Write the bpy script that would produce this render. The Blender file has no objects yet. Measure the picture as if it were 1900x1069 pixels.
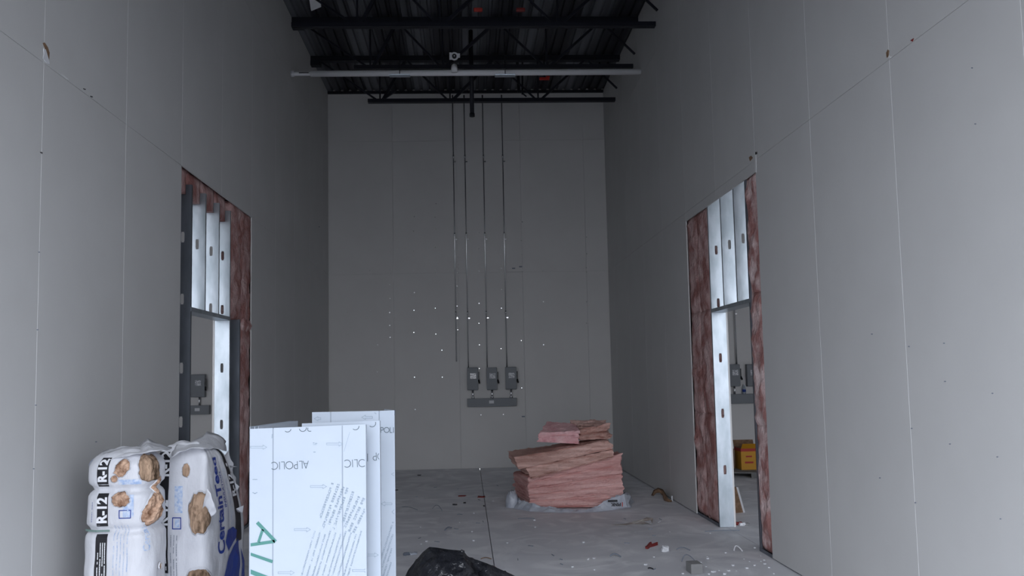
import bpy, bmesh, math, random
import numpy as np
from mathutils import Vector, Matrix, noise

random.seed(7)
C = bpy.context.scene.collection
SC = bpy.context.scene

# ------------------------------------------------------------------ camera
F, CX, CY = 1515.05, 922.04, 581.66            # focal length and optical centre in pixels of a 1900 x 1069 frame
R = np.array([[0.99913006, -0.03714995, -0.01894728],
              [0.03851159, 0.99625262, 0.07744403],
              [0.01599924, -0.07810635, 0.99681664]])   # rows: camera right, forward, up
EYE = np.array([0, 0, 1.69])
cam_d = bpy.data.cameras.new('camera')
cam = bpy.data.objects.new('camera', cam_d)
C.objects.link(cam)
cam.matrix_world = Matrix(((R[0][0], R[2][0], -R[1][0], EYE[0]),
                           (R[0][1], R[2][1], -R[1][1], EYE[1]),
                           (R[0][2], R[2][2], -R[1][2], EYE[2]), (0, 0, 0, 1)))
cam_d.sensor_width = 36
cam_d.lens = F / 1900 * 36
cam_d.shift_x = (950 - CX) / 1900
cam_d.shift_y = (CY - 534.5) / 1900
cam_d.clip_end = 200
SC.camera = cam

# ------------------------------------------------------------------ light
SC.view_settings.view_transform = 'Standard'
SC.view_settings.look = 'None'
SC.view_settings.gamma = 1
SC.view_settings.use_curve_mapping = False
SC.view_settings.exposure = 0.0
SC.cycles.use_denoising = True
SC.cycles.max_bounces = 10
SC.cycles.diffuse_bounces = 6
SC.cycles.sample_clamp_indirect = 8

W = bpy.data.worlds.new('overcast_sky')
SC.world = W
W.use_nodes = True
nt = W.node_tree
bg = nt.nodes['Background']
tc = nt.nodes.new('ShaderNodeTexCoord')
sep = nt.nodes.new('ShaderNodeSeparateXYZ')
cr = nt.nodes.new('ShaderNodeValToRGB')
nt.links.new(tc.outputs['Generated'], sep.inputs[0])
nt.links.new(sep.outputs['Z'], cr.inputs[0])
nt.links.new(cr.outputs[0], bg.inputs[0])
cr.color_ramp.elements[0].position = 0.0
cr.color_ramp.elements[0].color = (1.02, 1.07, 1.16, 1)
cr.color_ramp.elements[1].position = 0.6
cr.color_ramp.elements[1].color = (1.75, 1.85, 2.05, 1)
bg.inputs[1].default_value = 2.85

XL, XR, YB, H = -2.563, 2.733, 15.361, 7.186     # faces of the side walls and the back wall, underside of the deck
YF = 0.9                                         # the open front of the units
ZO = 4.45; ZN = 4.449                                         # height of that opening
UL, UR = -8.3, 8.5                               # far walls of the units next door

def portal(name, x0, x1, zo):
    l = bpy.data.lights.new(name, 'AREA')
    l.shape = 'RECTANGLE'
    l.size = x1 - x0
    l.size_y = zo
    l.cycles.is_portal = True
    o = bpy.data.objects.new(name, l)
    C.objects.link(o)
    o.location = ((x0 + x1) / 2, YF - 0.05, zo / 2)
    o.rotation_euler = (math.radians(90), 0, 0)
for a, b, zo in ((XL, XR, ZO), (UL, XL - .2, ZN), (XR + .2, UR, ZN)):
    portal('daylight_portal', a, b, zo)

# ------------------------------------------------------------------ helpers
def ray(px, py):
    return R.T @ np.array([(px - CX) / F, 1, -(py - CY) / F])
def aty(px, py, Y):                              # point of the world behind a pixel, at depth Y
    d = ray(px, py); return Vector(EYE + d * (Y / d[1]))
def atx(px, py, X):
    d = ray(px, py); return Vector(EYE + d * (X / d[0]))
def atz(px, py, Z=0.0):
    d = ray(px, py); return Vector(EYE + d * ((Z - EYE[2]) / d[2]))

def smooth(o):
    for p in o.data.polygons: p.use_smooth = True
    return o

class MB:
    def __init__(s): s.v = []; s.f = []; s.m = []
    def add(s, vs, fs, mi=0):
        b = len(s.v); s.v += [tuple(x) for x in vs]
        s.f += [tuple(i + b for i in f) for f in fs]; s.m += [mi] * len(fs)
        return s
    def box(s, a, b, mi=0, M=None):
        (x0, y0, z0), (x1, y1, z1) = a, b
        vs = [Vector(p) for p in ((x0,y0,z0),(x1,y0,z0),(x1,y1,z0),(x0,y1,z0),(x0,y0,z1),(x1,y0,z1),(x1,y1,z1),(x0,y1,z1))]
        if M: vs = [M @ p for p in vs]
        return s.add(vs, [(0,3,2,1),(4,5,6,7),(0,1,5,4),(1,2,6,5),(2,3,7,6),(3,0,4,7)], mi)
    def bar(s, a, b, w, h=None, mi=0):           # a rectangular bar from a to b
        a, b = Vector(a), Vector(b); d = b - a; h = h or w
        z = d.normalized(); up = Vector((0, 1, 0)) if abs(z.y) < .9 else Vector((0, 0, 1))
        x = z.cross(up).normalized(); y = z.cross(x)
        vs = [p + x * (i * w / 2) + y * (j * h / 2) for p in (a, b) for i, j in ((-1,-1),(1,-1),(1,1),(-1,1))]
        return s.add(vs, [(0,3,2,1),(4,5,6,7),(0,1,5,4),(1,2,6,5),(2,3,7,6),(3,0,4,7)], mi)
    def tube(s, pts, r, n=12, mi=0, cap=True):
        pts = [Vector(p) for p in pts]; rings = []
        rr = r if isinstance(r, (list, tuple)) else [r] * len(pts)
        ref = None
        for i, p in enumerate(pts):
            d = (pts[min(i+1, len(pts)-1)] - pts[max(i-1, 0)]).normalized()
            if ref is None: ref = Vector((1,0,0)) if abs(d.x) < .9 else Vector((0,0,1))
            x = (ref - d * ref.dot(d)).normalized(); y = d.cross(x); ref = x
            rings.append([p + (x * math.cos(t) + y * math.sin(t)) * rr[i] for t in [2*math.pi*k/n for k in range(n)]])
        fs = [(i*n+k, i*n+(k+1)%n, (i+1)*n+(k+1)%n, (i+1)*n+k) for i in range(len(pts)-1) for k in range(n)]
        if cap: fs += [tuple(range(n-1, -1, -1)), tuple((len(pts)-1)*n+k for k in range(n))]
        return s.add([v for q in rings for v in q], fs, mi)
    def build(s, name, mats, parent=None, bevel=0, sm=False):
        me = bpy.data.meshes.new(name)
        me.from_pydata(s.v, [], s.f)
        for m in (mats if isinstance(mats, (list, tuple)) else [mats]): me.materials.append(m)
        for p, i in zip(me.polygons, s.m): p.material_index = i; p.use_smooth = sm
        me.update()
        o = bpy.data.objects.new(name, me); C.objects.link(o)
        if parent: o.parent = parent
        if bevel:
            b = o.modifiers.new('b', 'BEVEL'); b.width = bevel; b.segments = 2; b.limit_method = 'ANGLE'
        return o

def tag(o, label=None, cat=None, group=None, kind=None):
    if label: o['label'] = label
    if cat: o['category'] = cat
    if group: o['group'] = group
    if kind: o['kind'] = kind
    return o
def empty(name, loc=(0, 0, 0)):
    o = bpy.data.objects.new(name, None); o.empty_display_size = .1; C.objects.link(o); o.location = loc
    return o
def inv(o, parent):                              # parent a mesh given in world space to an Empty that stands elsewhere
    o.parent = parent; o.matrix_parent_inverse = Matrix.Translation(-Vector(parent.location)); return o

def mat(name, col, rough=.7, metal=0, spec=.5, col2=None, scale=5, detail=4, bump=0, bscale=60, stretch=(1,1,1), lo=.35, hi=.65, alpha=None, trans=0):
    m = bpy.data.materials.new(name); m.use_nodes = True; n = m.node_tree; p = n.nodes['Principled BSDF']
    p.inputs['Base Color'].default_value = (*col, 1); p.inputs['Roughness'].default_value = rough
    p.inputs['Metallic'].default_value = metal; p.inputs['Specular IOR Level'].default_value = spec
    if trans: p.inputs['Transmission Weight'].default_value = trans
    t = n.nodes.new('ShaderNodeTexCoord'); mp = n.nodes.new('ShaderNodeMapping'); mp.inputs['Scale'].default_value = stretch
    n.links.new(t.outputs['Object'], mp.inputs[0])
    if col2:
        q = n.nodes.new('ShaderNodeTexNoise'); q.inputs['Scale'].default_value = scale; q.inputs['Detail'].default_value = detail
        r = n.nodes.new('ShaderNodeValToRGB'); r.color_ramp.elements[0].position = lo; r.color_ramp.elements[1].position = hi
        r.color_ramp.elements[0].color = (*col, 1); r.color_ramp.elements[1].color = (*col2, 1)
        n.links.new(mp.outputs[0], q.inputs[0]); n.links.new(q.outputs[0], r.inputs[0]); n.links.new(r.outputs[0], p.inputs['Base Color'])
    if bump:
        q2 = n.nodes.new('ShaderNodeTexNoise'); q2.inputs['Scale'].default_value = bscale; q2.inputs['Detail'].default_value = 6
        b = n.nodes.new('ShaderNodeBump'); b.inputs['Strength'].default_value = bump; b.inputs['Distance'].default_value = .02
        n.links.new(mp.outputs[0], q2.inputs[0]); n.links.new(q2.outputs[0], b.inputs['Height']); n.links.new(b.outputs[0], p.inputs['Normal'])
    return m

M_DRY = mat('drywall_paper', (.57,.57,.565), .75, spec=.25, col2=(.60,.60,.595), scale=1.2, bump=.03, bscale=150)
M_DRYB = mat('drywall_paper_back_wall', (.66,.65,.64), .75, spec=.25, col2=(.69,.68,.67), scale=1.5, bump=.03, bscale=150)  # side-wall paper made paler, standing in for light reaching the back
M_GYP = mat('gypsum_edge', (.72,.72,.72), .9)
M_GALV = mat('galvanised_sheet', (.37,.42,.46), .36, metal=.85, col2=(.50,.55,.60), scale=9, bump=.05, bscale=30, stretch=(1,1,.4))
M_GALVSH = mat('galvanised_shaded', (.16,.18,.21), .45, metal=.8, col2=(.22,.24,.28), scale=9, stretch=(1,1,.3))  # same stud metal with the shade of unlit bays put into its colour
M_STEEL = mat('navy_painted_steel', (.006,.007,.014), .5, spec=.4)
M_DECK = mat('steel_roof_deck', (.022,.023,.032), .5, metal=.3, col2=(.17,.18,.20), scale=2.2, detail=2, stretch=(1,.05,1), lo=.42, hi=.58)
M_PINKW = mat('wall_insulation', (.42,.21,.195), 1, spec=.05, col2=(.82,.66,.65), scale=7, detail=9, bump=1, bscale=30, stretch=(1,1,.75), lo=.42, hi=.66)
M_PINKD = mat('wall_insulation_deep', (.36,.175,.16), 1, spec=.05, col2=(.66,.48,.465), scale=6, detail=9, bump=1, bscale=30, stretch=(1,1,.75), lo=.38, hi=.66)
M_PINK = mat('batt_pink', (.62,.33,.31), 1, spec=.03, col2=(.84,.54,.51), scale=5, detail=10, bump=1, bscale=22, stretch=(.3,.3,3.5), lo=.38, hi=.64)
M_PINKB = mat('batt_brownish', (.52,.31,.265), 1, spec=.03, col2=(.80,.54,.48), scale=5, detail=10, bump=1, bscale=20, stretch=(.35,.35,3.5), lo=.38, hi=.64)
M_PINKL = mat('batt_light_pink', (.72,.38,.40), 1, spec=.03, col2=(.85,.56,.56), scale=6, detail=8, bump=.6, bscale=40)
M_BOX = mat('grey_enamel', (.19,.205,.225), .45, spec=.4)
M_BLACK = mat('black_plastic', (.012,.012,.014), .4)
M_CONDUIT = mat('conduit_steel', (.80,.81,.83), .22, metal=.95)
M_LABEL = mat('paper_label', (.72,.73,.76), .4, col2=(.28,.29,.33), scale=60, lo=.45, hi=.55)
M_PVC = mat('white_pipe', (.85,.86,.88), .45)
M_FILM = mat('white_bag_film', (.60,.61,.65), .32, spec=.5, col2=(.68,.69,.73), scale=4, bump=.9, bscale=9, stretch=(1,1,.6))
M_INK = mat('black_print', (.012,.012,.016), .35)
M_BLUE = mat('blue_print', (.012,.045,.29), .35)
M_PALEBLUE = mat('pale_blue_print', (.33,.45,.68), .4, col2=(.62,.67,.76), scale=50)
M_WHITEINK = mat('white_print', (.78,.79,.82), .4)
M_GREYINK = mat('grey_print', (.20,.23,.28), .5)
M_FIBRE = mat('brown_fibreglass', (.10,.065,.042), 1, spec=.05, col2=(.52,.36,.25), scale=16, detail=9, bump=1, bscale=35, stretch=(1.4,1.4,.4), lo=.36, hi=.62)
M_FIBRE2 = mat('peach_fibreglass', (.24,.13,.08), 1, spec=.05, col2=(.68,.46,.33), scale=20, detail=9, bump=1, bscale=45, lo=.38, hi=.60)
M_ACM = mat('protective_film_panel', (.51,.575,.66), .35, spec=.4, col2=(.53,.595,.68), scale=3)
M_ACMS = mat('panel_core_edge', (.60,.66,.74), .5)
M_CREASE = mat('folded_groove', (.33,.38,.45), .5)
M_SHEETINK = mat('sheet_lettering', (.08,.12,.15), .5)
M_FINE = mat('sheet_fine_print', (.30,.38,.46), .5)
M_GREEN = mat('green_lettering', (.08,.26,.23), .45)
M_TRASH = mat('black_garbage_bag', (.014,.015,.019), .17, spec=.7, bump=1, bscale=7)
next(n_ for n_ in M_TRASH.node_tree.nodes if n_.type == 'BUMP').inputs['Distance'].default_value = .07
M_CARD = mat('cardboard', (.16,.095,.055), .9, col2=(.26,.16,.10), scale=20)
M_YEL = mat('yellow_box', (.60,.29,.015), .6)
M_RED = mat('red_print', (.42,.03,.02), .6)
M_DKRED = mat('dark_red_plastic', (.20,.02,.018), .5)
M_SHEET = mat('grey_poly_sheet', (.42,.45,.52), .3, col2=(.55,.58,.64), scale=9, bump=.5, bscale=14)
M_CHUNK = mat('grey_paper', (.24,.24,.24), .9)
M_WHITE = mat('white_scrap', (.70,.71,.74), .8)
M_ASPH = mat('asphalt', (.12,.12,.125), .95, col2=(.16,.16,.165), scale=30)

# concrete with drywall dust trodden over it
M_CONC = bpy.data.materials.new('dusty_concrete'); M_CONC.use_nodes = True
n = M_CONC.node_tree; p = n.nodes['Principled BSDF']; p.inputs['Roughness'].default_value = .62; p.inputs['Specular IOR Level'].default_value = .35
g = n.nodes.new('ShaderNodeNewGeometry')
def nz(scale, det, lo, hi, c0, c1, dist=0):
    q = n.nodes.new('ShaderNodeTexNoise'); q.inputs['Scale'].default_value = scale; q.inputs['Detail'].default_value = det; q.inputs['Distortion'].default_value = dist
    r = n.nodes.new('ShaderNodeValToRGB'); r.color_ramp.elements[0].position = lo; r.color_ramp.elements[1].position = hi
    r.color_ramp.elements[0].color = (*c0, 1); r.color_ramp.elements[1].color = (*c1, 1)
    n.links.new(g.outputs['Position'], q.inputs[0]); n.links.new(q.outputs[0], r.inputs[0]); return r
base = nz(1.1, 5, .35, .7, (.66,.665,.70), (.79,.795,.83), .6)
dust = nz(1.9, 10, .47, .66, (0,0,0), (.85,.85,.85), 1.5)
spk = nz(38, 3, .66, .72, (0,0,0), (.8,.8,.8))
mx = n.nodes.new('ShaderNodeMix'); mx.data_type = 'RGBA'; mx.inputs[7].default_value = (.90,.905,.93,1)
n.links.new(dust.outputs[0], mx.inputs[0]); n.links.new(base.outputs[0], mx.inputs[6])
mul = n.nodes.new('ShaderNodeMath'); mul.operation = 'MULTIPLY'; n.links.new(spk.outputs[0], mul.inputs[0]); n.links.new(dust.outputs[0], mul.inputs[1])
mx2 = n.nodes.new('ShaderNodeMix'); mx2.data_type = 'RGBA'; mx2.inputs[7].default_value = (.90,.905,.93,1)
n.links.new(mul.outputs[0], mx2.inputs[0]); n.links.new(mx.outputs[2], mx2.inputs[6]); n.links.new(mx2.outputs[2], p.inputs['Base Color'])
bp = n.nodes.new('ShaderNodeBump'); bp.inputs['Strength'].default_value = .25; bp.inputs['Distance'].default_value = .01
n.links.new(dust.outputs[0], bp.inputs['Height']); n.links.new(bp.outputs[0], p.inputs['Normal'])

# ------------------------------------------------------------------ floor and shell
XJ, YJ = 0.222, 11.62                             # sawn joints of the slab
flr = MB().box((UL-.2, YF, -.30), (UR+.2, YB+.2, -.10)).build('floor', M_CONC); tag(flr, kind='structure', label='dusty grey concrete floor')
g3 = .004
xs = [UL-.2, XL-.09, XJ, XR+.09, UR+.2]; ys = [YF, YJ, YB+.2]
for i in range(4):
    for j in range(2):
        MB().box((xs[i]+g3, ys[j]+g3, -.10), (xs[i+1]-g3, ys[j+1]-g3, 0)).build('concrete_slab', M_CONC, flr)
tag(MB().box((-30, -30, -.42), (30, YF, -.02)).build('ground', M_ASPH), kind='structure', label='paved ground outside the open front')
TK = .0127; SD = .160                             # drywall thickness, stud depth
roof = MB().box((UL-.2, YF-.2, H+.05), (UR+.2, YB+.3, H+.25)).build('ceiling', M_DECK); tag(roof, kind='structure', label='dark ribbed steel roof deck')
def deck_sheet(x0, w):
    mb = MB(); y0, y1 = YF, YB; x = 0; prof = []
    while x < w - 1e-3:
        prof += [(x, 0), (x+.085, 0), (x+.10, .04), (x+.137, .04)]; x += .152
    prof.append((w, 0))
    prof = [(min(a, w), b) for a, b in prof]
    vs = [(a, y, b) for y in (y0, y1) for a, b in prof]; k = len(prof)
    mb.add(vs, [(i, i+k, i+k+1, i+1) for i in range(k-1)])
    o = mb.build('deck_sheet', M_DECK, roof); o.location = (x0, 0, H + .002); return o
x = XL
for i in range(6):
    w = .912 if i < 5 else XR - x
    deck_sheet(x, w); x += .912
tag(MB().box((XL, YB-.05, H-.045), (XR, YB, H-.001)).build('trim_1', M_STEEL), kind='structure', label='dark steel ledger angle at top of back wall')

# front of the three units, open to the yard
fw = MB().box((UL-.2, YF-.2, ZO), (UR+.2, YF, H+.05)).box((UL-.2, YF-.2, ZN), (XL-.19, YF, ZO)).box((XR+.19, YF-.2, ZN), (UR+.2, YF, ZO))
fw.box((XL-.19, YF-.2, 0), (XL-.001, YF, ZO)).box((XR+.001, YF-.2, 0), (XR+.19, YF, ZO))
tag(fw.build('wall_front', M_DRY), kind='structure', label='front wall above the wide opening')
tag(MB().box((UL-.2, YF, 0), (UL, YB, H+.05)).build('wall_unit_left', M_DRYB), kind='structure', label='far wall of the unit on the left')
tag(MB().box((UR, YF, 0), (UR+.2, YB, H+.05)).build('wall_unit_right', M_DRYB), kind='structure', label='far wall of the unit on the right')

PW = 1.2192; Z1, Z2 = 3.665, 6.215
panels = {}
def panel(w, h, m, gypw=.0015):
    """a sheet of drywall lying in local x = thickness (0 is the face), y, z"""
    key = (round(w, 3), round(h, 3), m.name)
    if key not in panels:
        e = .0012; c = gypw; t = TK; mb = MB()
        y0, y1, z0, z1 = e, w - e, e, h - e
        vs = [(0,y0+c,z0),(0,y1-c,z0),(0,y1-c,z1),(0,y0+c,z1), (c,y0,z0),(c,y1,z0),(c,y1,z1),(c,y0,z1), (t,y0,z0),(t,y1,z0),(t,y1,z1),(t,y0,z1)]
        mb.add(vs, [(0,3,2,1)]); mb.add(vs, [(0,4,7,3),(1,2,6,5),(4,8,11,7),(5,6,10,9)], 1)
        mb.add(vs, [(0,1,5,9,8,4),(3,7,11,10,6,2),(8,9,10,11)], 0)
        me = mb.build('drywall_panel', [m, M_GYP]).data
        bpy.data.objects.remove(bpy.data.objects[-1]) if False else None
        for o in list(C.objects):
            if o.data == me: bpy.data.objects.remove(o)
        panels[key] = me
    return panels[key]
def put_panel(parent, w, h, m, loc, rz):
    o = bpy.data.objects.new('drywall_panel', panel(w, h, m)); C.objects.link(o)
    o.parent = parent; o.location = loc; o.rotation_euler = (0, 0, rz); return o

# side walls: own sheets on the room side, studs and batts in the cavity, the neighbour's sheet behind
DO0, DO1 = 7.42, 9.86                             # drywall left out here
DY0, DY1 = 7.74, 9.0                              # the doorway framed inside it
YS0 = 4.98 - 5 * PW
def side_wall(s, X, name, lab):
    xo = X + s * (TK + SD)                        # neighbour's sheet
    a, b = sorted((xo, xo + s * .02))
    mb = MB().box((a, YF, 0), (b, DY0, H+.05)).box((a, DY1, 0), (b, YB, H+.05)).box((a, DY0, Z1), (b, DY1, H+.05))
    wl = mb.build(name, M_DRYB); tag(wl, lab, kind='structure')
    rz = 0 if s > 0 else math.pi
    def pp(y0, y1, z0, z1):
        w = y1 - y0
        loc = (X, y0, z0) if s > 0 else (X, y1, z0)
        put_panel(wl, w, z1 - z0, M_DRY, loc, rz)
    for k in range(14):
        y0 = max(YF, YS0 + k * PW); y1 = min(YB, YS0 + (k + 1) * PW)
        if y1 - y0 < .05: continue
        if k not in (7, 8): pp(y0, y1, 0.012, Z1)
        elif s > 0: pp(y0, y1, 3.555, Z1)
        pp(y0, y1, Z1, Z2); pp(y0, y1, Z2, H)
    return wl
wall_l = side_wall(-1, XL, 'wall_left', 'left wall of grey drywall sheets with a framed doorway')
wall_r = side_wall(1, XR, 'wall_right', 'right wall of grey drywall sheets with a framed doorway')

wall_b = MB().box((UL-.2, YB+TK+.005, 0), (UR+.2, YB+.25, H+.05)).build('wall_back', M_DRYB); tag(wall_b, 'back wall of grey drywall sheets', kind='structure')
for k in range(5):
    x0 = XL + k * PW; x1 = min(XR, x0 + PW)
    for z0, z1 in ((.012, Z1), (Z1, Z2), (Z2, H)):
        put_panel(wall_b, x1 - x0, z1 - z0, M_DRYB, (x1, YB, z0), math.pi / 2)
for x0, x1 in ((UL, UL+2.6), (UL+2.6, XL-.2), (XR+.2, XR+2.9), (XR+2.9, UR)):
    put_panel(wall_b, x1 - x0, H - .012, M_DRYB, (x1, YB, .012), math.pi / 2)

# screws of the back wall
M_SCREW = mat('bright_screw_head', (.75,.76,.78), .12, metal=1)
sm_ = MB().tube([(0, -.002, 0), (0, .003, 0)], .0075, 8).build('screw', M_SCREW, wall_b)
first = [True]
def screw(x, y, z, parent=wall_b, rz=0, m=None):
    if first[0] and parent is wall_b: o = sm_; first[0] = False
    else: o = sm_.copy(); C.objects.link(o)
    o.parent = parent; o.location = (x, y, z); o.rotation_euler = (0, 0, rz); return o
for px, pys in ((645, (540, 580, 620)), (687, (502, 576)), (724, (467, 500, 507, 528, 554, 580, 604, 626)), (768, (402, 429, 466, 501, 543, 576, 617)),
                (808, (378, 403, 425, 459, 500, 506, 572, 620)), (849, (453, 477, 491, 499, 506, 531, 568, 589, 612)),
                (889, (432, 462, 503, 563, 600, 640, 684)), (930, (472, 498, 505, 537, 572, 647)), (968, (412, 447, 472, 504, 632, 720)),
                (1008, (503, 560, 640)), (1088, (440, 471, 497, 505, 560, 600)), (820, (650, 700)), (700, (640, 690, 750)), (770, (700, 760)), (892, (770,)), (933, (769,))):
    for py in pys:
        v = aty(px + random.uniform(-1, 1), py, YB); screw(v.x, YB - .001, v.z)

# marks and torn places at the sheet joints
def plate(name, pts, m, parent, off):             # small flat polygon pressed on a wall
    k = len(pts); d = Vector(off)
    vs = [Vector(q) for q in pts] + [Vector(q) + d for q in pts]
    fs = [tuple(range(k)), tuple(range(2*k-1, k-1, -1))] + [(i, (i+1) % k, k+(i+1) % k, k+i) for i in range(k)]
    return MB().add(vs, fs).build(name, m, parent)
def wl_poly(name, X, pts, m, parent, s): return plate(name, [atx(a, b, X) for a, b in pts], m, parent, (-s*.004, 0, 0))
wl_poly('paper_tear', XL, [(79,80),(82,79),(88,88),(91,98),(90,112),(87,100),(83,90)], M_CARD, wall_l, -1)
wl_poly('torn_plaster', XL, [(80,90),(84,92),(87,102),(90,112),(91,119),(85,116),(79,108),(81,100)], M_WHITE, wall_l, -1)
wl_poly('paper_tear', XL, [(111,136),(118,140),(127,148),(122,147)], M_GYP, wall_l, -1)
for q in ((156, 165), (169, 179), (76, 283)): wl_poly('paper_tear', XL, [(q[0]-2,q[1]-1),(q[0]+2,q[1]),(q[0]+2,q[1]+2),(q[0]-1,q[1]+1)], M_INK, wall_l, -1)
wl_poly('paper_tear', XR, [(1645,98),(1648,92),(1650,94),(1649,105),(1646,107)], M_CARD, wall_r, 1)
wl_poly('torn_plaster', XR, [(1650,103),(1654,105),(1652,108),(1649,108)], M_GYP, wall_r, 1)
wl_poly('paper_tear', XR, [(1390,292),(1394,289),(1397,293),(1392,299)], M_CARD, wall_r, 1)
wl_poly('paper_tear', XR, [(1402,282),(1405,282),(1405,286),(1402,287)], M_INK, wall_r, 1)
wl_poly('torn_plaster', XR, [(1401,287),(1403,287),(1404,320),(1402,320)], M_GYP, wall_r, 1)
wl_poly('paper_tear', XR, [(1690,75),(1696,71),(1694,77)], M_DKRED, wall_r, 1)
for q in ((1752,637),(1754,708),(1842,730),(1763,824),(1851,848),(1857,963),(1618,620),(1633,887),(1804,126),(1810,230),(1687,643),(1692,795),(1699,933)):
    wl_poly('screw_dimple', XR, [(q[0]-1.1,q[1]-1),(q[0]+1.1,q[1]-1),(q[0]+1,q[1]+1),(q[0]-1,q[1]+1)], M_GREYINK, wall_r, 1)
for q in ((72,468),(69,612),(66,752),(62,870),(178,820),(592,421)):
    wl_poly('screw_dimple', XL, [(q[0]-1.1,q[1]-1),(q[0]+1.1,q[1]-1),(q[0]+1,q[1]+1),(q[0]-1,q[1]+1)], M_GREYINK, wall_l, -1)
for a, b in ((953, 498), (966, 495), (971, 773)):
    v = aty(a, b, YB); MB().box((v.x-.03, YB-.003, v.z-.012), (v.x+.03, YB, v.z+.012)).build('screw_dimple', M_GREYINK, wall_b)

# ------------------------------------------------------------------ metal studs
def stud(name, y, z0, z1, s, X, m, parent, holes, fl=.032):
    """C stud: web towards the camera with punched slots, flanges running back"""
    xa = X + s * (TK + .001); xb = X + s * (TK + SD - .001); t = .0025
    mb = MB(); hw, hh = .016, .05
    xc = (xa + xb) / 2
    def b(x0, x1, q0, q1): mb.box((min(x0,x1), y, q0), (max(x0,x1), y + t, q1))
    zs = [z0]
    for h in sorted(holes):
        if z0 + .06 < h < z1 - .06:
            zz = zs[-1]; b(xa, xb, zz, h - hh)
            # slot with rounded ends
            N = 8
            for i in range(N):
                u0 = -hh + 2*hh*i/N; u1 = -hh + 2*hh*(i+1)/N; um = abs((u0+u1)/2)
                k = hw if um < hh - hw else math.sqrt(max(0, hw**2 - (um - (hh - hw))**2))
                b(xa, xc - s*k, h+u0, h+u1); b(xc + s*k, xb, h+u0, h+u1)
            zs.append(h + hh)
    b(xa, xb, zs[-1], z1)
    for xx in (xa, xb - s * t):
        x0, x1 = sorted((xx, xx + s * t)); mb.box((x0, y + t, z0), (x1, y + fl, z1))
    # returned lips
    for xx, sg in ((xa, 1), (xb, -1)):
        x0, x1 = sorted((xx, xx + s * sg * .012)); mb.box((x0, y + fl - t, z0), (x1, y + fl, z1))
    return mb.build(name, m, parent)
def slots(X, s, px, pys, y): return [aty(px, q, y).z for q in pys]
# left doorway
stud('king_stud', 7.735, .004, Z1-.1, -1, XL, M_GALVSH, wall_l, slots(XL, -1, 340, (440, 555, 683, 783), 7.735))
for y, q in ((8.15, (453, 565)), (8.595, (466, 572)), (9.0, (475, 575))):
    stud('cripple_stud', y, 2.40 if y < 8.9 else 2.36, Z1-.09, -1, XL, M_GALV, wall_l, slots(XL, -1, 390, q, y))
stud('jamb_stud', 9.003, .004, 2.358, -1, XL, M_GALV, wall_l, slots(XL, -1, 408, (683, 788, 880), 9.0))
stud('king_stud', 9.40, .004, 2.40, -1, XL, M_GALVSH, wall_l, [])
# right doorway
stud('king_stud', 7.745, .004, Z1-.1, 1, XR, M_GALVSH, wall_r, [])
for y, q in ((8.10, (443, 553)), (8.53, (454, 558)), (8.99, (464, 562))):
    stud('cripple_stud', y, 2.40 if y < 8.9 else 2.36, Z1+.10, 1, XR, M_GALV, wall_r, slots(XR, 1, 1340, q, y))
stud('jamb_stud', 8.993, .004, 2.358, 1, XR, M_GALV, wall_r, slots(XR, 1, 1340, (664, 767, 872), 8.99))
for s, X, w in ((-1, XL, wall_l), (1, XR, wall_r)):
    x0, x1 = sorted((X + s * .012, X + s * (TK + SD)))
    mb = MB().box((x0, DY0+.005, 2.360), (x1, DY1, 2.363))
    for q in (x0, x1 - .0025): mb.box((q, DY0+.005, 2.363), (q + .0025, DY1, 2.40))
    mb.build('header_track', M_GALV, w)
    mb = MB().box((x0, DO0 - .6, .0005), (x1, DY0 + .04, .003)).box((x0, DY1, .0005), (x1, DO1 + .6, .003))
    for q in (x0, x1 - .0025):
        mb.box((q, DO0 - .6, .003), (q + .0025, DY0 + .04, .035)); mb.box((q, DY1+.045, .003), (q + .0025, DO1 + .6, .035))
    mb.build('floor_track', M_GALVSH, w)
    # the cut edge of the sheet beside the opening stands pale
    a, b = sorted((X - s * .001, X + s * TK))
    MB().box((a, DO1 - .004, .012), (b, DO1 + .001, Z1)).build('raw_sheet_edge', M_GYP, w)

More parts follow.
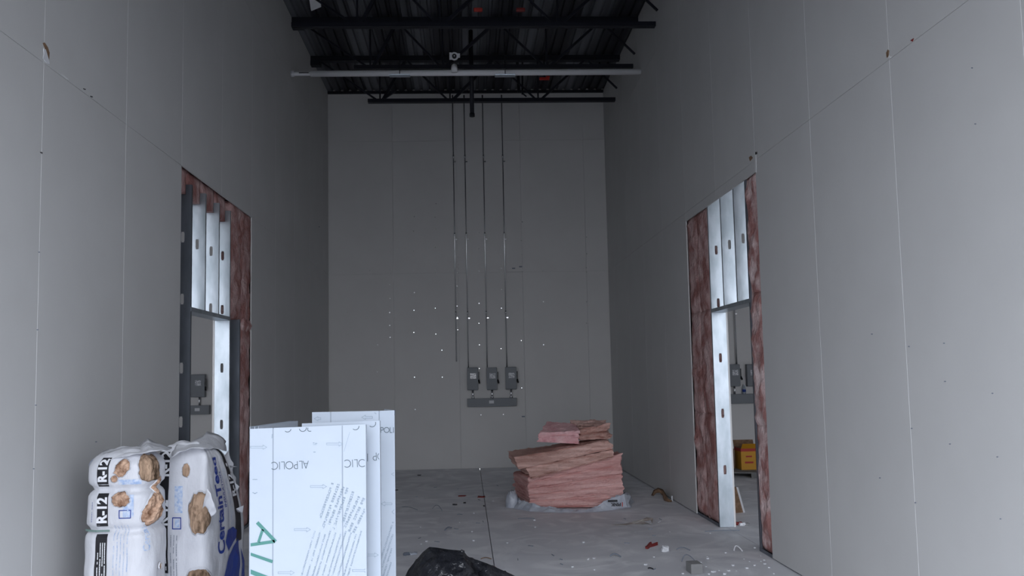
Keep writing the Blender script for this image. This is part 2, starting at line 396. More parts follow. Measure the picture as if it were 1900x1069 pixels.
# ------------------------------------------------------------------ insulation in the bays
def batt(name, y0, y1, z0, z1, s, X, m, parent, seed, bulge=.03, ny=9, nz=None, edge=.02, back=.01):
    """fibrous batt filling a bay; its room-side face and edges are uneven"""
    nz_ = nz or max(6, int((z1 - z0) / .045)); mb = MB(); vs = []
    for j in range(nz_ + 1):
        for i in range(ny + 1):
            u, v = i / ny, j / nz_
            y = y0 + (y1 - y0) * u; z = z0 + (z1 - z0) * v
            q = Vector((y * 9, z * 5, seed)); nn = noise.noise(q) + .5 * noise.noise(q * 2.3) + .3 * noise.noise(q * 5)
            rim = min(1, min(u, 1-u) * 6) * min(1, min(v, 1-v) * (z1-z0) * 14)
            x = X + s * (.02 - bulge * (.35 + nn) * rim + .012 * (1 - rim))
            y += edge * noise.noise(Vector((z * 8, seed * 3, u * 2))) * (1 if (u < .01 or u > .99) else .3)
            z += edge * noise.noise(Vector((y * 11, seed, v * 2))) * (1 if (v < .01 or v > .99) else .3)
            vs.append((x, y, z))
    n1 = (ny+1) * (nz_+1)
    fs = [(j*(ny+1)+i, j*(ny+1)+i+1, (j+1)*(ny+1)+i+1, (j+1)*(ny+1)+i) for j in range(nz_) for i in range(ny)]
    bx = X + s * (TK + SD - back)
    rim_ids = [i for i in range(ny+1)] + [j*(ny+1)+ny for j in range(1, nz_+1)] + [nz_*(ny+1)+i for i in range(ny-1, -1, -1)] + [j*(ny+1) for j in range(nz_-1, 0, -1)]
    bk = [(bx, vs[i][1], vs[i][2]) for i in rim_ids]; k = len(rim_ids)
    fs += [(rim_ids[i], n1+i, n1+(i+1) % k, rim_ids[(i+1) % k]) for i in range(k)] + [tuple(n1 + i for i in range(k))]
    mb.add(vs + bk, fs); o = mb.build(name, m, parent, sm=True); return o
# left: heads of the bays, the bay right of the jamb and the last bay
for y0, y1, zz, sd in ((7.42, 7.73, 3.47, 1), (7.75, 8.14, 3.46, 2), (8.17, 8.58, 3.47, 3), (8.62, 8.99, 3.45, 4)):
    batt('insulation_batt', y0, y1, zz, 3.72, -1, XL - .035, M_PINKD, wall_l, sd, .01, edge=.01)
batt('insulation_batt', 9.045, 9.50, 2.40, 3.70, -1, XL, M_PINKD, wall_l, 5, .035)
batt('insulation_batt', 9.44, 9.875, 2.36, 3.70, -1, XL, M_PINKD, wall_l, 6, .035)
batt('insulation_batt', 9.45, 9.870, .02, 2.37, -1, XL, M_PINKD, wall_l, 7, .03)
batt('torn_tuft', 9.50, 9.86, 2.28, 2.42, -1, XL + .02, M_PINKW, wall_l, 8, .05, edge=.06)
# right: the bay before the doorway, two bays beyond it
for z0, z1, sd in ((.035, 1.20, 11), (1.17, 2.46, 12), (2.43, 3.575, 13)):
    batt('insulation_batt', 7.425, 7.755 if z0 < .1 else 7.79, z0, z1, 1, XR, M_PINKW, wall_r, sd, .03)
for z0, z1, sd in ((.035, 1.235, 14), (1.215, 2.42, 15), (2.40, 3.575, 16)):
    batt('insulation_batt', 9.035, 9.50, z0, z1, 1, XR, M_PINKD, wall_r, sd, .025)
    batt('insulation_batt', 9.43, 9.875, z0, z1, 1, XR - .003, M_PINKD, wall_r, sd + 5, .035, edge=.035)

# ------------------------------------------------------------------ open web joists
def joist(Y, label, topn, botn, bx0):
    r = empty('roof_joist', (0, Y, H))
    tag(r, label, 'joist', 'navy open-web joists under the roof deck')
    zt, zb = H - .05, 6.41
    def part(nm, mb): inv(mb.build(nm, M_STEEL), r)
    part('top_chord', MB().box((XL+.002, Y-.055, zt-.035), (XR-.002, Y-.005, zt+.05)).box((XL+.002, Y+.005, zt-.035), (XR-.002, Y+.055, zt+.05)))
    part('bearing_seat', MB().box((XL+.001, Y-.06, zt-.11), (XL+.17, Y+.06, zt-.036)))
    part('bottom_chord', MB().box((bx0, Y-.045, zb-.03), (XR-.10, Y-.005, zb+.03)).box((bx0, Y+.005, zb-.03), (XR-.10, Y+.045, zb+.03)))
    tn = [XL + .12] + topn + [XR - .02]
    for i, b in enumerate(botn):
        L, Rr = tn[i], tn[i+1]
        part('diagonal_brace', MB().bar((L, Y, zt), (b - .03, Y, zb), .028))
        part('diagonal_brace', MB().bar((b + .03, Y, zb), (Rr, Y, zt), .045 if i < 2 else .036))
        part('upright_brace', MB().bar((b - .005, Y, zb), (b - .005, Y, zt), .026))
    part('diagonal_brace', MB().bar((tn[-2], Y, zt), (XR - .06, Y, zb + .2), .028))
    return r
joist(13.65, 'navy open-web roof joist nearest the back wall, the lowest one in view', [-.95, .55, 2.15], [-1.39, -.20, 1.31], -1.60)
joist(12.15, 'navy open-web roof joist whose bottom bar runs just above the long white pipe', [-.97, .55, 2.15], [-1.38, -.28, 1.31], -1.63)
joist(10.65, 'navy open-web roof joist nearest the camera, cut off by the top of the photo', [-.97, .55, 2.15], [-1.38, -.28, 1.31], -2.25)
# a loose brace on the nearest-to-wall joist
o = MB().bar((-1.33, 13.6, 6.44), (-1.12, 13.6, 6.58), .04).build('loose_angle', M_STEEL); tag(o, 'short dark steel angle stuck at left end of the joist nearest the back wall', 'bracket')

# ------------------------------------------------------------------ long white pipe and what hangs by it
PY = 12.05
pl, pr = aty(545, 137, PY), aty(1193, 133, PY)
pz = pl.z
r = empty('white_pipe', (pl.x, PY, pz)); tag(r, 'long white plastic pipe running wall to wall below the joists', 'pipe')
inv(MB().tube([(-2.27, PY, pz), (XR-.004, PY, pr.z)], .045, 16).build('pipe_run', M_PVC, sm=True), r)
inv(MB().tube([(XL+.004, PY, pz), (-2.27, PY, pz)], .030, 16).build('narrow_end', M_PVC, sm=True), r)
inv(MB().tube([(XL+.004, PY, pz), (XL+.05, PY, pz)], .045, 16).build('wall_collar', M_WHITE, sm=True), r)
inv(MB().box((XL+.13, PY-.042, pz-.004), (-2.29, PY-.028, pz+.006)).build('dark_slot', M_BLACK), r)
for px in (742, 937):
    v = aty(px, 137, PY); h = empty('pipe_hanger', (v.x, PY, v.z)); tag(h, 'metal cradle hanger with rod on the white pipe, %s of the two' % ('left' if px < 800 else 'right'), 'hanger', 'hangers on the white pipe')
    mb = MB(); w = .155; n_ = 8
    for k in range(n_):
        a0 = math.radians(200 + 140 * k / n_); a1 = math.radians(200 + 140 * (k+1) / n_)
        P = [(x_, PY + .052*math.cos(a), v.z + .052*math.sin(a)) for x_, a in ((v.x-w, a0), (v.x+w, a0), (v.x+w, a1), (v.x-w, a1))]
        mb.add(P, [(0,1,2,3)])
    inv(mb.build('cradle', M_GALV), h)
    inv(MB().tube([(v.x, PY-.05, v.z-.02), (v.x, PY-.05, v.z+.05), (v.x, PY, v.z+.09), (v.x, PY, H-.02)], .005, 8).build('rod', M_STEEL), h)
# junction box and elbow above the pipe
v = aty(843, 104, 11.95); jb = empty('pipe_flange', v); tag(jb, 'round pale flange with open centre just above the white pipe', 'fitting')
inv(MB().tube([(v.x, v.y, v.z), (v.x, v.y+.02, v.z)], [.062, .062], 20).build('plate', M_PVC), jb)
inv(MB().tube([(v.x, v.y-.03, v.z-.01), (v.x, v.y, v.z-.01)], [.034, .034], 16).build('collar', M_BLACK), jb)
inv(MB().tube([(v.x, v.y-.035, v.z-.01), (v.x, v.y-.03, v.z-.01)], [.010, .010], 10).build('stub', M_WHITE), jb)
inv(MB().box((v.x-.075, v.y+.01, v.z-.05), (v.x-.04, v.y+.02, v.z+.06)).build('ear', M_PVC), jb)
inv(MB().box((v.x+.04, v.y+.01, v.z-.02), (v.x+.085, v.y+.02, v.z+.045)).build('ear', M_PVC), jb)
v = aty(843, 130, 11.95); e = MB().tube([(v.x, v.y+.06, v.z+.07), (v.x, v.y+.03, v.z+.065), (v.x, v.y, v.z+.03), (v.x, v.y, v.z-.03)], [.04,.045,.048,.05], 16).build('pipe_elbow', M_PVC, sm=True)
tag(e, 'short pale elbow standing on the middle of the white pipe', 'pipe fitting')
v = aty(876, 213, 12.6); w = aty(876, 170, 12.6)
o = MB().tube([(v.x, 12.6, v.z), (v.x, 12.6, H+.0)], .034, 12).tube([(v.x, 12.6, v.z-.03), (v.x, 12.6, v.z+.02)], .042, 12).build('drop_pipe', M_STEEL, sm=True)
tag(o, 'thick dark pipe end hanging straight down in front of the back wall', 'pipe')
# crumpled dark hanger by the fourth conduit
q = aty(966, 170, 13.9)
o = MB().bar(q+Vector((-.06,0,.9)), q+Vector((-.03,0,-.02)), .05).bar(q+Vector((.05,0,.9)), q+Vector((.03,0,-.05)), .03).bar(q+Vector((.03,0,-.03)), q+Vector((.10,0,-.09)), .02).build('hanging_strap', M_STEEL)
tag(o, 'short dark strap ends hanging between fourth conduit and joist upright', 'strap')
# red clamp and red tags
def chunk(name, c, size, m, label, cat, group=None, seed=0, rz=0, sub=2, parent=None):
    bm = bmesh.new(); bmesh.ops.create_cube(bm, size=1); bmesh.ops.subdivide_edges(bm, edges=bm.edges[:], cuts=sub, use_grid_fill=True)
    Mr = Matrix.Rotation(rz, 3, 'Z')
    for vt in bm.verts:
        q_ = vt.co.copy(); vt.co += Vector((noise.noise(q_*3+Vector((seed,0,0))), noise.noise(q_*3+Vector((0,seed,0))), noise.noise(q_*3+Vector((0,0,seed))))) * .42
        vt.co = Mr @ Vector((vt.co.x*size[0], vt.co.y*size[1], vt.co.z*size[2])) + Vector((0, 0, size[2]*.5))
    me = bpy.data.meshes.new(name); bm.to_mesh(me); bm.free(); me.materials.append(m)
    o = bpy.data.objects.new(name, me); C.objects.link(o); o.location = c; return tag(o, label, cat, group)
v = aty(1010, 147, 13.45)
r = empty('red_clamp', v); tag(r, 'bright red clamp just under the white pipe right of middle', 'clamp')
inv(MB().box((v.x-.085, v.y-.02, v.z-.015), (v.x+.085, v.y+.02, v.z+.03)).box((v.x+.03, v.y-.02, v.z+.03), (v.x+.095, v.y+.02, v.z+.05)).build('jaw', mat('bright_red_paint', (.55,.03,.02), .5), bevel=.008), r)
inv(MB().box((v.x-.01, v.y-.012, v.z+.03), (v.x+.01, v.y+.012, H-.03)).build('stem', M_STEEL), r)
for px, py, lab in ((887, 19, 'left of the two dull red cable ties on the nearest joist'), (966, 19, 'right of the two dull red cable ties on the nearest joist')):
    v = aty(px, py, 10.58); tag(MB().box((v.x-.06, 10.55, v.z-.02), (v.x+.06, 10.60, v.z+.025)).build('cable_tie', M_RED if px < 900 else M_DKRED, bevel=.01), lab, 'cable tie', 'red ties on the nearest joist')
v = aty(585, 8, 11.4)
o = MB().add([Vector((v.x-.09,11.40,H+.0)), Vector((v.x+.07,11.40,H)), Vector((v.x+.07,11.43,H-.10)), Vector((v.x-.07,11.43,H-.16))] + [Vector((v.x-.09,11.45,H+.0)), Vector((v.x+.07,11.45,H)), Vector((v.x+.07,11.48,H-.10)), Vector((v.x-.07,11.48,H-.16))],
             [(0,1,2,3),(7,6,5,4),(0,4,5,1),(1,5,6,2),(2,6,7,3),(3,7,4,0)]).build('deck_bracket', M_PVC)
o.location.z = -.03
tag(o, 'pale grey bracket hanging from the roof deck near the left wall', 'bracket')

# ------------------------------------------------------------------ conduits, switches and trough
def conduit(px, py1, label, zt=7.1, Y=YB-.03, x=None, r=.0125, grp='conduits running up the back wall'):
    v = aty(px, py1, Y); x = v.x if x is None else x
    o_ = empty('conduit', (x, Y, v.z)); tag(o_, label, 'conduit', grp)
    inv(MB().tube([(x, Y, v.z), (x, Y, zt)], r, 10).build('tube', M_CONDUIT, sm=True), o_)
    for z in (2.9, 4.4, 5.9):
        inv(MB().tube([(x, Y, z-.03), (x, Y, z+.03)], r+.005, 10).build('coupling', M_CONDUIT, sm=True), o_)
        inv(MB().box((x+.012, Y+.005, z-.11), (x+.045, YB-.001, z-.09)).build('strap', M_CONDUIT), o_)
    return o_
conduit(847, 671, 'leftmost thin conduit on the back wall, ending free above the switches')
conduit(869, 683, 'thin conduit running up from the left switch box on the back wall')
conduit(904, 683, 'thin conduit running up from the middle switch box on the back wall')
conduit(940.5, 683, 'thin conduit running up from the right switch box on the back wall')
def switch_box(a, b, label, Y=YB, grp='switch boxes on the back wall', bright=M_LABEL):
    D = .11; p0, p1 = aty(*a, Y - D), aty(*b, Y - D); x0, x1, z1, z0 = p0.x, p1.x, p0.z, p1.z
    o_ = empty('switch_box', ((x0+x1)/2, Y, z0)); tag(o_, label, 'switch box', grp); c = (x0+x1)/2; h = z1 - z0
    inv(MB().box((x0, Y-D+.01, z0), (x1, Y-.001, z1)).build('case', M_BOX, bevel=.006), o_)
    inv(MB().box((x0-.004, Y-D-.004, z0+.01), (x1+.004, Y-D+.009, z1-.012)).build('door', M_BOX, bevel=.004), o_)
    inv(MB().box((c-.045, Y-D-.0065, z0+h*.50), (c+.065, Y-D-.0045, z0+h*.74)).build('label_plate', bright), o_)
    inv(MB().bar((x1+.018, Y-D+.02, z0+h*.80), (x1+.018, Y-D+.02, z0+h*.42), .022).bar((x1+.018, Y-D+.02, z0+h*.44), (x1+.030, Y-D-.02, z0+h*.30), .028).box((x1, Y-D+.005, z0+h*.52), (x1+.02, Y-D+.045, z0+h*.64)).build('handle', M_BLACK), o_)
    return o_, c, z0
glint = mat('shiny_label', (.85,.84,.85), .2, col2=(.4,.4,.42), scale=45, lo=.48, hi=.52)
boxes = [switch_box((867, 682), (887, 724), 'left of the three grey switch boxes on the back wall, with brightest label', bright=glint),
         switch_box((903, 682), (922.5, 723.5), 'middle of the three grey switch boxes on the back wall'),
         switch_box((938, 681), (958.5, 722.5), 'right of the three grey switch boxes on the back wall')]
p0, p1 = aty(867, 740, YB-.1), aty(959, 753.5, YB-.1)
def trough(x0, x1, z0, z1, label, lx):
    t_ = empty('wiring_trough', ((x0+x1)/2, YB, z0)); tag(t_, label, 'trough')
    inv(MB().box((x0, YB-.1, z0), (x1, YB-.001, z1)).build('body', M_BOX, bevel=.004), t_)
    inv(MB().box((x0+.01, YB-.104, z0+.006), (x1-.01, YB-.1, z1-.006)).build('cover', M_BOX), t_)
    inv(MB().box((lx-.045, YB-.107, (z0+z1)/2-.02), (lx+.045, YB-.104, (z0+z1)/2+.035)).build('label_plate', M_WHITE), t_)
trough(p0.x, p1.x, p1.z, p0.z, 'long grey metal wiring trough below three switch boxes', aty(912, 745, YB-.1).x)
for (b_, c, z), nm in zip(boxes, ('left', 'middle', 'right')):
    o = MB().tube([(c, YB-.05, p0.z-.002), (c, YB-.05, z+.002)], .02, 10).tube([(c, YB-.05, p0.z), (c, YB-.05, p0.z+.025)], .03, 10).build('conduit_nipple', M_CONDUIT, sm=True)
    tag(o, 'short conduit nipple joining the %s switch box to the wiring trough' % nm, 'conduit', 'nipples between boxes and trough')
# next door on the left
b_, c, z = switch_box((354, 695), (379, 737), 'grey switch box seen through the left doorway', grp=None)
p0, p1 = aty(340, 753, YB-.1), aty(388, 769, YB-.1)
trough(p0.x, p1.x, p1.z, p0.z, 'grey wiring trough seen through the left doorway', aty(366, 761, YB-.1).x)
x_ = aty(370, 745, YB-.05).x
tag(MB().tube([(x_, YB-.05, p0.z-.002), (x_, YB-.05, z+.002)], .016, 10).build('conduit_nipple', M_CONDUIT, sm=True), 'short dark conduit nipple seen through the left doorway', 'conduit')
# next door on the right
b_, c, z = switch_box((1353, 676), (1374, 717), 'grey switch box seen through the right doorway', grp=None)
b2, c2, zz2 = switch_box((1386, 676), (1408, 717), 'grey switch box cut by the insulation edge at the right doorway', grp=None)
p0, p1 = aty(1340, 732, YB-.1), aty(1420, 748, YB-.1)
trough(p0.x, p1.x, p1.z, p0.z, 'grey wiring trough seen through the right doorway', aty(1345, 740, YB-.1).x)
conduit(1367, 677, 'pale conduit above the switch box in the right doorway', Y=YB-.04, r=.016, grp=None)
x_ = aty(1363, 725, YB-.05).x
tag(MB().tube([(x_, YB-.05, p0.z-.002), (x_, YB-.05, z+.002)], .018, 10).build('conduit_nipple', M_CONDUIT, sm=True), 'short pale conduit nipple seen through the right doorway', 'conduit')
v = aty(1381, 732, YB-.05); bt = empty('water_bottle', (v.x, YB-.05, p0.z)); tag(bt, 'small clear water bottle with blue label standing on the right trough', 'bottle')
m_bt = mat('clear_plastic', (.70,.78,.85), .15, trans=.6)
inv(MB().tube([(v.x, YB-.05, p0.z+q_) for q_ in (.001,.02,.10,.135,.15,.165)], [.030,.033,.033,.022,.013,.013], 16).build('body', m_bt, sm=True), bt)
inv(MB().tube([(v.x, YB-.05, p0.z+.035), (v.x, YB-.05, p0.z+.085)], .0345, 16).build('label_wrap', M_BLUE, sm=True), bt)
inv(MB().tube([(v.x, YB-.05, p0.z+.165), (v.x, YB-.05, p0.z+.182)], .015, 12).build('cap', M_WHITE, sm=True), bt)
# pallet, boxes and board in the right unit
v = atz(1398, 886); PYY = v.y
pal = empty('pallet', (4.9, 13.7, 0)); tag(pal, 'low dusty board platform seen through the right doorway', 'pallet')
a = atz(1352, 876, .10); b = atz(1402, 888, .10)
M_PAL = mat('weathered_board', (.17,.17,.17), .9, col2=(.24,.23,.22), scale=6)
Mz = Matrix.Translation((4.45, 13.05, 0)) @ Matrix.Rotation(-.30, 4, 'Z')
for k in range(4): inv(MB().box((-.7, k*.23, .075), (1.0, k*.23+.20, .095), M=Mz).build('deck_board', M_PAL), pal)
for k in range(3): inv(MB().box((-.65+k*.72, .0, 0), (-.56+k*.72, .88, .075), M=Mz).build('bearer', M_PAL), pal)
yb = empty('yellow_carton', (0, 0, 0)); v = aty(1387, 876, 13.35)
w0, w1 = aty(1376, 870, 13.35), aty(1404, 826, 13.35); yb.location = (w0.x, 13.35, .097)
tag(yb, 'yellow carton with red band and open flaps, in the right doorway', 'box')
def cart(o_, nm, mb, m): inv(mb.build(nm, m), o_)
zt = w1.z
cart(yb, 'body', MB().box((w0.x, 13.35, .096), (w0.x+.34, 13.68, zt-.055)), M_YEL)
cart(yb, 'red_band', MB().box((w0.x-.002, 13.348, zt-.10), (w0.x+.342, 13.682, zt-.05)), M_RED)
cart(yb, 'flap', MB().bar((w0.x+.17, 13.34, zt-.05), (w0.x+.17, 13.26, zt+.03), .34, .005), M_YEL)
cart(yb, 'flap', MB().bar((w0.x+.17, 13.69, zt-.05), (w0.x+.17, 13.74, zt+.06), .34, .005), M_CARD)
cart(yb, 'dark_inside', MB().box((w0.x+.004, 13.354, zt-.055), (w0.x+.336, 13.676, zt-.045)), M_CARD)
cart(yb, 'red_mark', MB().box((w0.x+.06, 13.346, .20), (w0.x+.20, 13.349, .23)).box((w0.x+.08, 13.346, .30), (w0.x+.18, 13.349, .325)), M_RED)
w0 = aty(1360, 868, 13.5)
o = MB().box((w0.x-.32, 13.52, .097), (w0.x+.04, 13.85, .097+.33)).build('brown_carton', M_CARD, bevel=.004); tag(o, 'dark brown carton beside the yellow one in the right doorway', 'box')
a = atz(1379, 951); t_ = aty(1366, 900, a.y - .12)
top = aty(1366, 904, a.y-.22)
o = MB().add([a, a+Vector((-.30,-.10,0)), top+Vector((-.25,-.02,.05)), top, a+Vector((.006,.02,0)), a+Vector((-.30,-.08,0)), top+Vector((-.25,0,.05)), top+Vector((.006,.02,0))],
             [(0,1,2,3),(7,6,5,4),(1,5,6,2),(2,6,7,3),(0,4,5,1)]).add([a, a+Vector((.022,-.004,0)), top+Vector((.022,-.004,0)), top], [(0,1,2,3)], 1).build('drywall_offcut', [M_CARD, M_WHITE])
tag(o, 'drywall offcut with white edge leaning behind the right jamb stud', 'offcut')

# ------------------------------------------------------------------ text as flat mesh
def text2d(body, size, bold=0, align='CENTER'):
    cu = bpy.data.curves.new('t', 'FONT'); cu.body = body; cu.size = size; cu.align_x = align; cu.align_y = 'CENTER'; cu.offset = bold; cu.resolution_u = 3
    o_ = bpy.data.objects.new('t', cu); C.objects.link(o_)
    bpy.context.view_layer.update()
    me = bpy.data.meshes.new_from_object(o_.evaluated_get(bpy.context.evaluated_depsgraph_get()))
    vs = [(v_.co.x, v_.co.y) for v_ in me.vertices]; fs = [tuple(p_.vertices) for p_ in me.polygons]
    bpy.data.objects.remove(o_); bpy.data.curves.remove(cu); bpy.data.meshes.remove(me)
    return vs, fs
def rot2(vs, a, c=(0, 0)): 
    ca, sa = math.cos(a), math.sin(a); return [(c[0] + x_*ca - y_*sa, c[1] + x_*sa + y_*ca) for x_, y_ in vs]
def clip2(vs, fs, f):                             # keep the faces that lie wholly on the sheet
    fs = [q_ for q_ in fs if all(f(*vs[i]) for i in q_)]; return vs, fs
def stroke(pts, w):
    vs = []; fs = []
    for a, b in zip(pts, pts[1:]):
        dx, dy = b[0]-a[0], b[1]-a[1]; L = math.hypot(dx, dy) or 1; nx, ny = -dy/L*w/2, dx/L*w/2; ex, ey = dx/L*w*.3, dy/L*w*.3
        k = len(vs); vs += [(a[0]-ex+nx,a[1]-ey+ny),(a[0]-ex-nx,a[1]-ey-ny),(b[0]+ex-nx,b[1]+ey-ny),(b[0]+ex+nx,b[1]+ey+ny)]; fs.append((k,k+1,k+2,k+3))
    return vs, fs
def join2(items):
    V, Fs = [], []
    for vs, fs in items:
        k = len(V); V += vs; Fs += [tuple(i+k for i in f) for f in fs]
    return V, Fs
# thin geometric lettering of the sheet film
def geo_word(word, h, w):
    out = []; x_ = 0
    def arc(cx, cy, rx, ry, a0, a1, n_=12): return [(cx+rx*math.cos(math.radians(a0+(a1-a0)*i/n_)), cy+ry*math.sin(math.radians(a0+(a1-a0)*i/n_))) for i in range(n_+1)]
    for ch in word:
        if ch == 'A': out += [stroke([(x_, 0), (x_+.36*h, h), (x_+.72*h, 0)], w), stroke([(x_+.15*h, .33*h), (x_+.57*h, .33*h)], w)]; x_ += .86*h
        elif ch == 'L': out.append(stroke([(x_, h), (x_, 0), (x_+.4*h, 0)], w)); x_ += .66*h
        elif ch == 'P': out.append(stroke([(x_, 0), (x_, h), (x_+.22*h, h)] + arc(x_+.22*h, .73*h, .24*h, .27*h, 90, -90, 8) + [(x_, .46*h)], w)); x_ += .62*h
        elif ch == 'O': out.append(stroke(arc(x_+.5*h, .5*h, .5*h, .5*h, 0, 360, 22), w)); x_ += 1.18*h
        elif ch == 'I': out.append(stroke([(x_, 0), (x_, h)], w)); x_ += .26*h
        elif ch == 'C': out.append(stroke(arc(x_+.5*h, .5*h, .5*h, .5*h, 48, 312, 16), w)); x_ += 1.0*h
    V, Fs = join2(out); return [(a_ - x_/2, b_ - h/2) for a_, b_ in V], Fs

# ------------------------------------------------------------------ folded composite sheets
def strip_sheet(root, name, pts, ztop, creases_z0=.0, t=.004, m=M_ACM):
    """upright sheet following plan points; each run between creases is a face, creases are narrow grooves"""
    for i in range(len(pts)-1):
        a, b = Vector((*pts[i], 0)), Vector((*pts[i+1], 0)); d = (b - a).normalized(); g_ = .0034
        nrm = Vector((-d.y, d.x, 0)) * t
        a2, b2 = a + d * (g_ if i > 0 else 0), b - d * (g_ if i < len(pts)-2 else 0)
        zt0 = ztop[i]; zt1 = ztop[i+1]
        vs = [a2, b2, b2+nrm, a2+nrm, a2+Vector((0,0,zt0)), b2+Vector((0,0,zt1)), b2+nrm+Vector((0,0,zt1)), a2+nrm+Vector((0,0,zt0))]
        mb = MB().add(vs, [(0,1,5,4),(3,7,6,2)]).add(vs, [(4,5,6,7),(0,3,2,1),(0,4,7,3),(1,2,6,5)], 1)
        inv(mb.build(name, [m, M_ACMS]), root)
        if i:
            n2 = nrm * .45; q0 = a - d*g_ + n2; q1 = a + d*g_ + n2
            vs = [q0, q1, q1+nrm*.5, q0+nrm*.5]; vs += [q_ + Vector((0,0,zt0-.002)) for q_ in vs]
            inv(MB().add(vs, [(0,1,5,4),(1,2,6,5),(2,3,7,6),(3,0,4,7),(4,5,6,7)]).build('crease', M_CREASE), root)
def decal_plane(name, V, Fs, m, root, P, off=.0012):
    """P maps sheet pixels (px, py) of the photograph's frame to the sheet plane"""
    vs = [P(a_, b_) for a_, b_ in V]
    o_ = MB().add(vs, Fs).build(name, m)
    if 'print' in name: o_['kind'] = 'stuff'
    return inv(o_, root)
def arrow(cx, cy, L, d=1, w=.8):
    h = 3.0; x0 = cx - d*L/2; x1 = cx + d*L/2; xh = x1 - d*7
    return stroke([(x0, cy-1.7), (xh, cy-1.7), (xh, cy-h-1), (x1, cy), (xh, cy+h+1), (xh, cy+1.7), (x0, cy+1.7), (x0, cy-1.7)], w)

YA = 4.60
A0, A1 = aty(464, 796, YA), aty(678.5, 787.5, YA)
xa, xb = A0.x, A1.x
c1, c2 = aty(506.5, 900, YA).x, aty(635.5, 900, YA).x
trayA = empty('composite_sheet', ((xa+xb)/2, YA, 0)); tag(trayA, 'frontmost white film-covered sheet with two creases and large green letters', 'sheet', 'folded film-covered sheets left of middle')
zl = lambda x_: A0.z + (A1.z - A0.z) * (x_ - xa) / (xb - xa)
strip_sheet(trayA, 'panel_face', [(xa, YA), (c1, YA), (c2, YA), (xb, YA)], [zl(xa), zl(c1), zl(c2), zl(xb)])
inv(MB().box((xa, YA+.005, .0), (xa+.004, YA+.05, zl(xa)-.003)).build('side_return', M_ACM), trayA)
inv(MB().box((xb-.004, YA+.005, .0), (xb, YA+.05, zl(xb)-.003)).build('side_return', M_ACM), trayA)
PA = lambda a_, b_: aty(a_, b_, YA - .0012)
onA = lambda a_, b_: 464.5 < a_ < 678 and b_ > 797.5 - (a_-464)*.04
def word_px(word, cx, cy, h, ang, w=1.1):
    V, Fs = geo_word(word, h, w); V = [(a_, -b_) for a_, b_ in V]; return rot2(V, ang, (cx, cy)), Fs
its = []
for wd, cx, cy in (('ALPOLIC', 537, 863.5), ('ALPOLIC', 562, 794), ('OLIC', 658, 860), ('ALPOLIC', 688, 790)):
    V, Fs = word_px(wd, cx, cy, 13.5, math.pi - .035); V, Fs = clip2(V, Fs, onA); tag(decal_plane('lettering', V, Fs, M_SHEETINK, trayA, PA), kind='stuff')
its = [arrow(480, 830, 30), arrow(621, 824, 30), arrow(591, 903, 30), arrow(561, 983, 30), arrow(531, 1063, 30), arrow(669, 1059, 30), arrow(640, 1120, 30), arrow(501, 1140, 30)]
its += [stroke([(469, 890), (477, 890)], 1.4), stroke([(469, 914), (473, 916), (477, 914)], 1.6), stroke([(581, 822), (583, 822)], 1.6), stroke([(585, 823), (588, 823)], 1.6), stroke([(581, 825), (587, 825)], .9), stroke([(582, 839), (585, 839)], 1.8),
        stroke([(649, 802), (638, 838)], .5), stroke([(505, 806), (504.5, 813)], 1.2)]
V, Fs = clip2(*join2(its), onA); decal_plane('arrow_print', V, Fs, M_FINE, trayA, PA)
# fine print columns running down to the left
def fine_col(x0, y0, x1, y1, dens, w, rnd):
    L = math.hypot(x1-x0, y1-y0); out = []; t_ = 0; dx, dy = (x1-x0)/L, (y1-y0)/L
    while t_ < L:
        k = rnd.uniform(.6, 1) * dens
        if rnd.random() > .08:
            for q_ in (-.9, .1, 1.0):
                if rnd.random() > .25:
                    cx, cy = x0+dx*t_ - dy*q_*w*.5, y0+dy*t_ + dx*q_*w*.5
                    out.append(stroke([(cx, cy), (cx+dx*k*.75, cy+dy*k*.75)], w*.28))
            out.append(stroke([(x0+dx*t_-dy*w*.6, y0+dy*t_+dx*w*.6), (x0+dx*t_+dy*w*.6, y0+dy*t_-dx*w*.6)], w*.25))
        t_ += dens
    return out
rn = random.Random(3); its = []
for a_, b_, c_, d_ in ((617,897,594,961),(628,899,600,977),(637,904,608,980),(645,906,618,984),(655,913,637,968),(666,922,640,978),(675,925,648,985),(677,945,655,990)):
    its += fine_col(a_, b_, c_, d_, 4.6, 3.4, rn)
for k in range(10):
    x0 = 584 + k*9.6; y0 = 986 + (k % 3)*3; its += fine_col(x0, y0, x0-30, y0+100, 3.1, 2.2, rn)
V, Fs = clip2(*join2(its), onA); decal_plane('fine_print', V, Fs, M_FINE, trayA, PA)
its = [stroke([(478.5, 971), (510, 1004)], 6.5), stroke([(466, 1011), (508, 1005)], 6), stroke([(487, 984), (480, 1005)], 5), stroke([(466, 1029), (504, 1042)], 6), stroke([(466, 1062), (500, 1075)], 9), stroke([(466, 1085), (504, 1092)], 6), stroke([(466, 1110), (504, 1118)], 6)]
V, Fs = join2(its); V = [(max(465, a_), b_) for a_, b_ in V]; decal_plane('green_lettering', V, Fs, M_GREEN, trayA, lambda a_, b_: aty(a_, b_, YA - .002))

